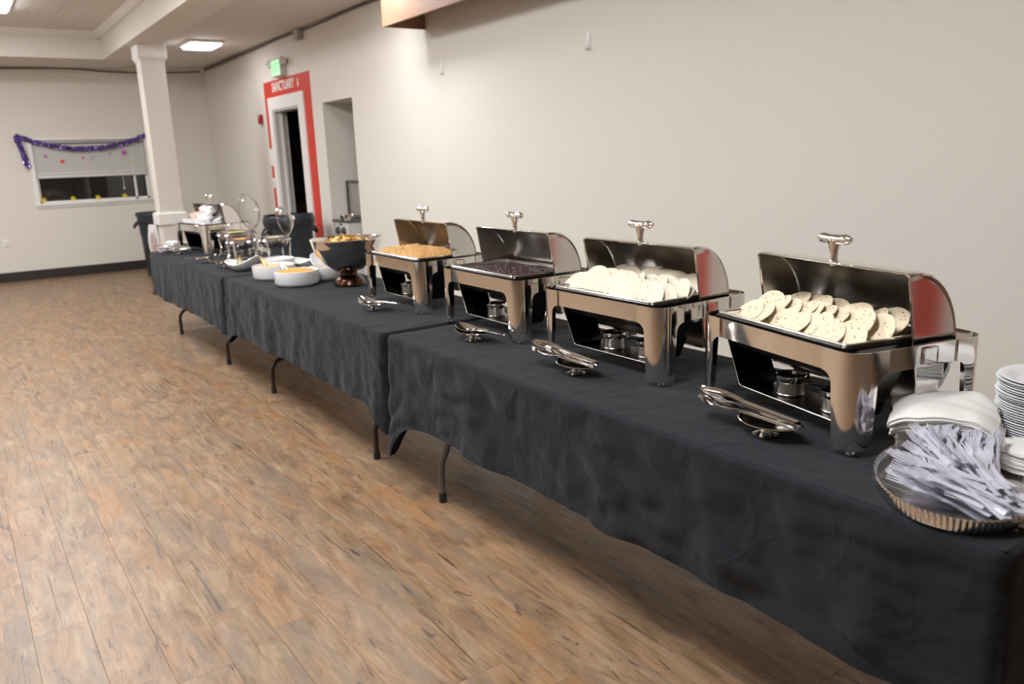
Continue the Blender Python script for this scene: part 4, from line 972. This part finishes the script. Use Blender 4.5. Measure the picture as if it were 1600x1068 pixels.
mb = MB(); mb.grid(lambda u, v: ((.27 + .008 * noise.noise(Vector((cos(2 * pi * u) * 4, sin(2 * pi * u) * 4, v * 3))) + .016 * sin(pi * v)) * cos(2 * pi * u) * 1.01, (.27 + .008 * noise.noise(Vector((cos(2 * pi * u) * 5, sin(2 * pi * u) * 5, v * 3))) + .016 * sin(pi * v)) * sin(2 * pi * u) * 1.01, .945 - .13 * v - .02 * noise.noise(Vector((cos(2 * pi * u) * 3, sin(2 * pi * u) * 3, 3))) * v), 64, 6, True)
obj('liner_bag', mb, BAG, b1, smooth=60)
b2 = bin_(2.53, 12.55, .30, .90, 'dark bin by the end wall, partly behind the pillar', BINM)
WB = mat('white_bag', (.80, .79, .80), .4, var=.05); PB_ = mat('pink_bag', (.55, .40, .37), .5, var=.1)
def bagflap(r0, w0, w1, zt, zb, off):
    def f(u, v):
        a = RAD(238) + (u - .5) * 2 * (w0 + (w1 - w0) * sin(pi * (.15 + .8 * v)))
        rr_ = r0 + off * sin(pi * v) + .01 * noise.noise(Vector((u * 4, v * 3, 2)))
        return (rr_ * cos(a), rr_ * sin(a), zt + (zb - zt) * v)
    return MB().grid(f, 14, 12)
lb = obj('liner_bag', bagflap(.272, .10, .26, .78, .18, .02), WB, b2, smooth=60, solid=.004)
obj('bag_print', bagflap(.279, .04, .15, .68, .26, .022), PB_, lb, smooth=60, solid=.003)
# appliance
APW = mat('appliance_white', (.60, .59, .56), .35, var=.04); APD = mat('appliance_dark', (.05, .05, .05), .4)
ap = thing('alcove_range', 'grey-white appliance with two dark dials standing in the alcove', 'range', (3.80, 8.672, 0))
obj('body', MB().cbox(-.13, .75, -.20, .20, .0, .835, .008), APW, ap)
obj('top_plate', MB().cbox(-.145, .75, -.21, .21, .836, .865, .004), mat('top_grey', (.22, .21, .2), .35, .6), ap)
for y_ in (-.09, .07):
    obj('dial', MB().lathe([(0, .03), (.03, .028), (.042, .012), (.044, 0)], 20), APD, ap, (-.131, y_, .74), (0, RAD(-90), 0))
obj('badge', MB().cbox(-.135, -.130, -.03, .03, .80, .822, .002), APD, ap)
obj('side_panel', MB().cbox(.03, .5, -.206, -.2005, .45, .74, .003), mat('panel_grey', (.33, .31, .28), .4), ap)
obj('back_panel', MB().cbox(.062, .09, -.195, .195, .866, 1.29, .004), mat('brushed_back', (.42, .40, .38), .35, .7, var=.1), ap)
obj('back_frame', MB().cbox(.052, .0615, .165, .195, .866, 1.29, .002).cbox(.052, .0615, -.195, .1649, 1.26, 1.29, .002), APD, ap)
tag(obj('steel_tray', MB().lathe([(0, 0), (.085, 0), (.098, .03), (.102, .05), (.099, .05), (.085, .006), (0, .005)], 28), CHROME, None, (3.735, 8.58, .866), smooth=45), 'shiny steel tray lying on the alcove appliance', 'tray')
# cabinet glimpsed in the dark room
cbm = mat('dark_wood', (.16, .085, .045), .5, var=.3, vscale=9, stretch=(1, 1, .2))
cbn = thing('wooden_cabinet', 'brown wooden cabinet glimpsed inside the dark doorway', 'cabinet', (4.96, 11.85, 0), RAD(90))
obj('carcass', MB().cbox(-.25, .25, -1.2, 1.1, 0, .95, .006), cbm, cbn)
obj('top', MB().cbox(-.27, .27, -1.22, 1.12, .951, .985, .004), APD, cbn)
for k in range(4): 
    dd = obj('door', MB().cbox(-.268, -.2505, -1.17 + .57 * k, -.62 + .57 * k, .06, .93, .004), cbm, cbn)
    obj('knob', MB().ell((-.275, -.67 + .57 * k, .6), .012, .012, .012), STEEL, dd)
light(4.7, 10.6, 2.599, .3, .3, 1.6, 'added dim fill light inside the dark room', 'added fill lights in the dark room')  # added fill panel, lifts the room behind the doorway out of pure black
# red painted surround farther along the same wall, near the camera (outside the photo)
struct('trim_3', MB().box(XW - .004, XW - .0004, -1.42, -1.12, 0, 2.53).box(XW - .004, XW - .0004, .31, .44, 0, 2.53).box(XW - .004, XW - .0004, -1.12, .31, 2.33, 2.53), RED, 'red painted door border on the long wall', smooth=0)
struct('door_2', MB().box(XW - .02, XW - .0045, -1.0, .15, 0, 2.2), TRIMW, 'white closed door at the near end', smooth=0)
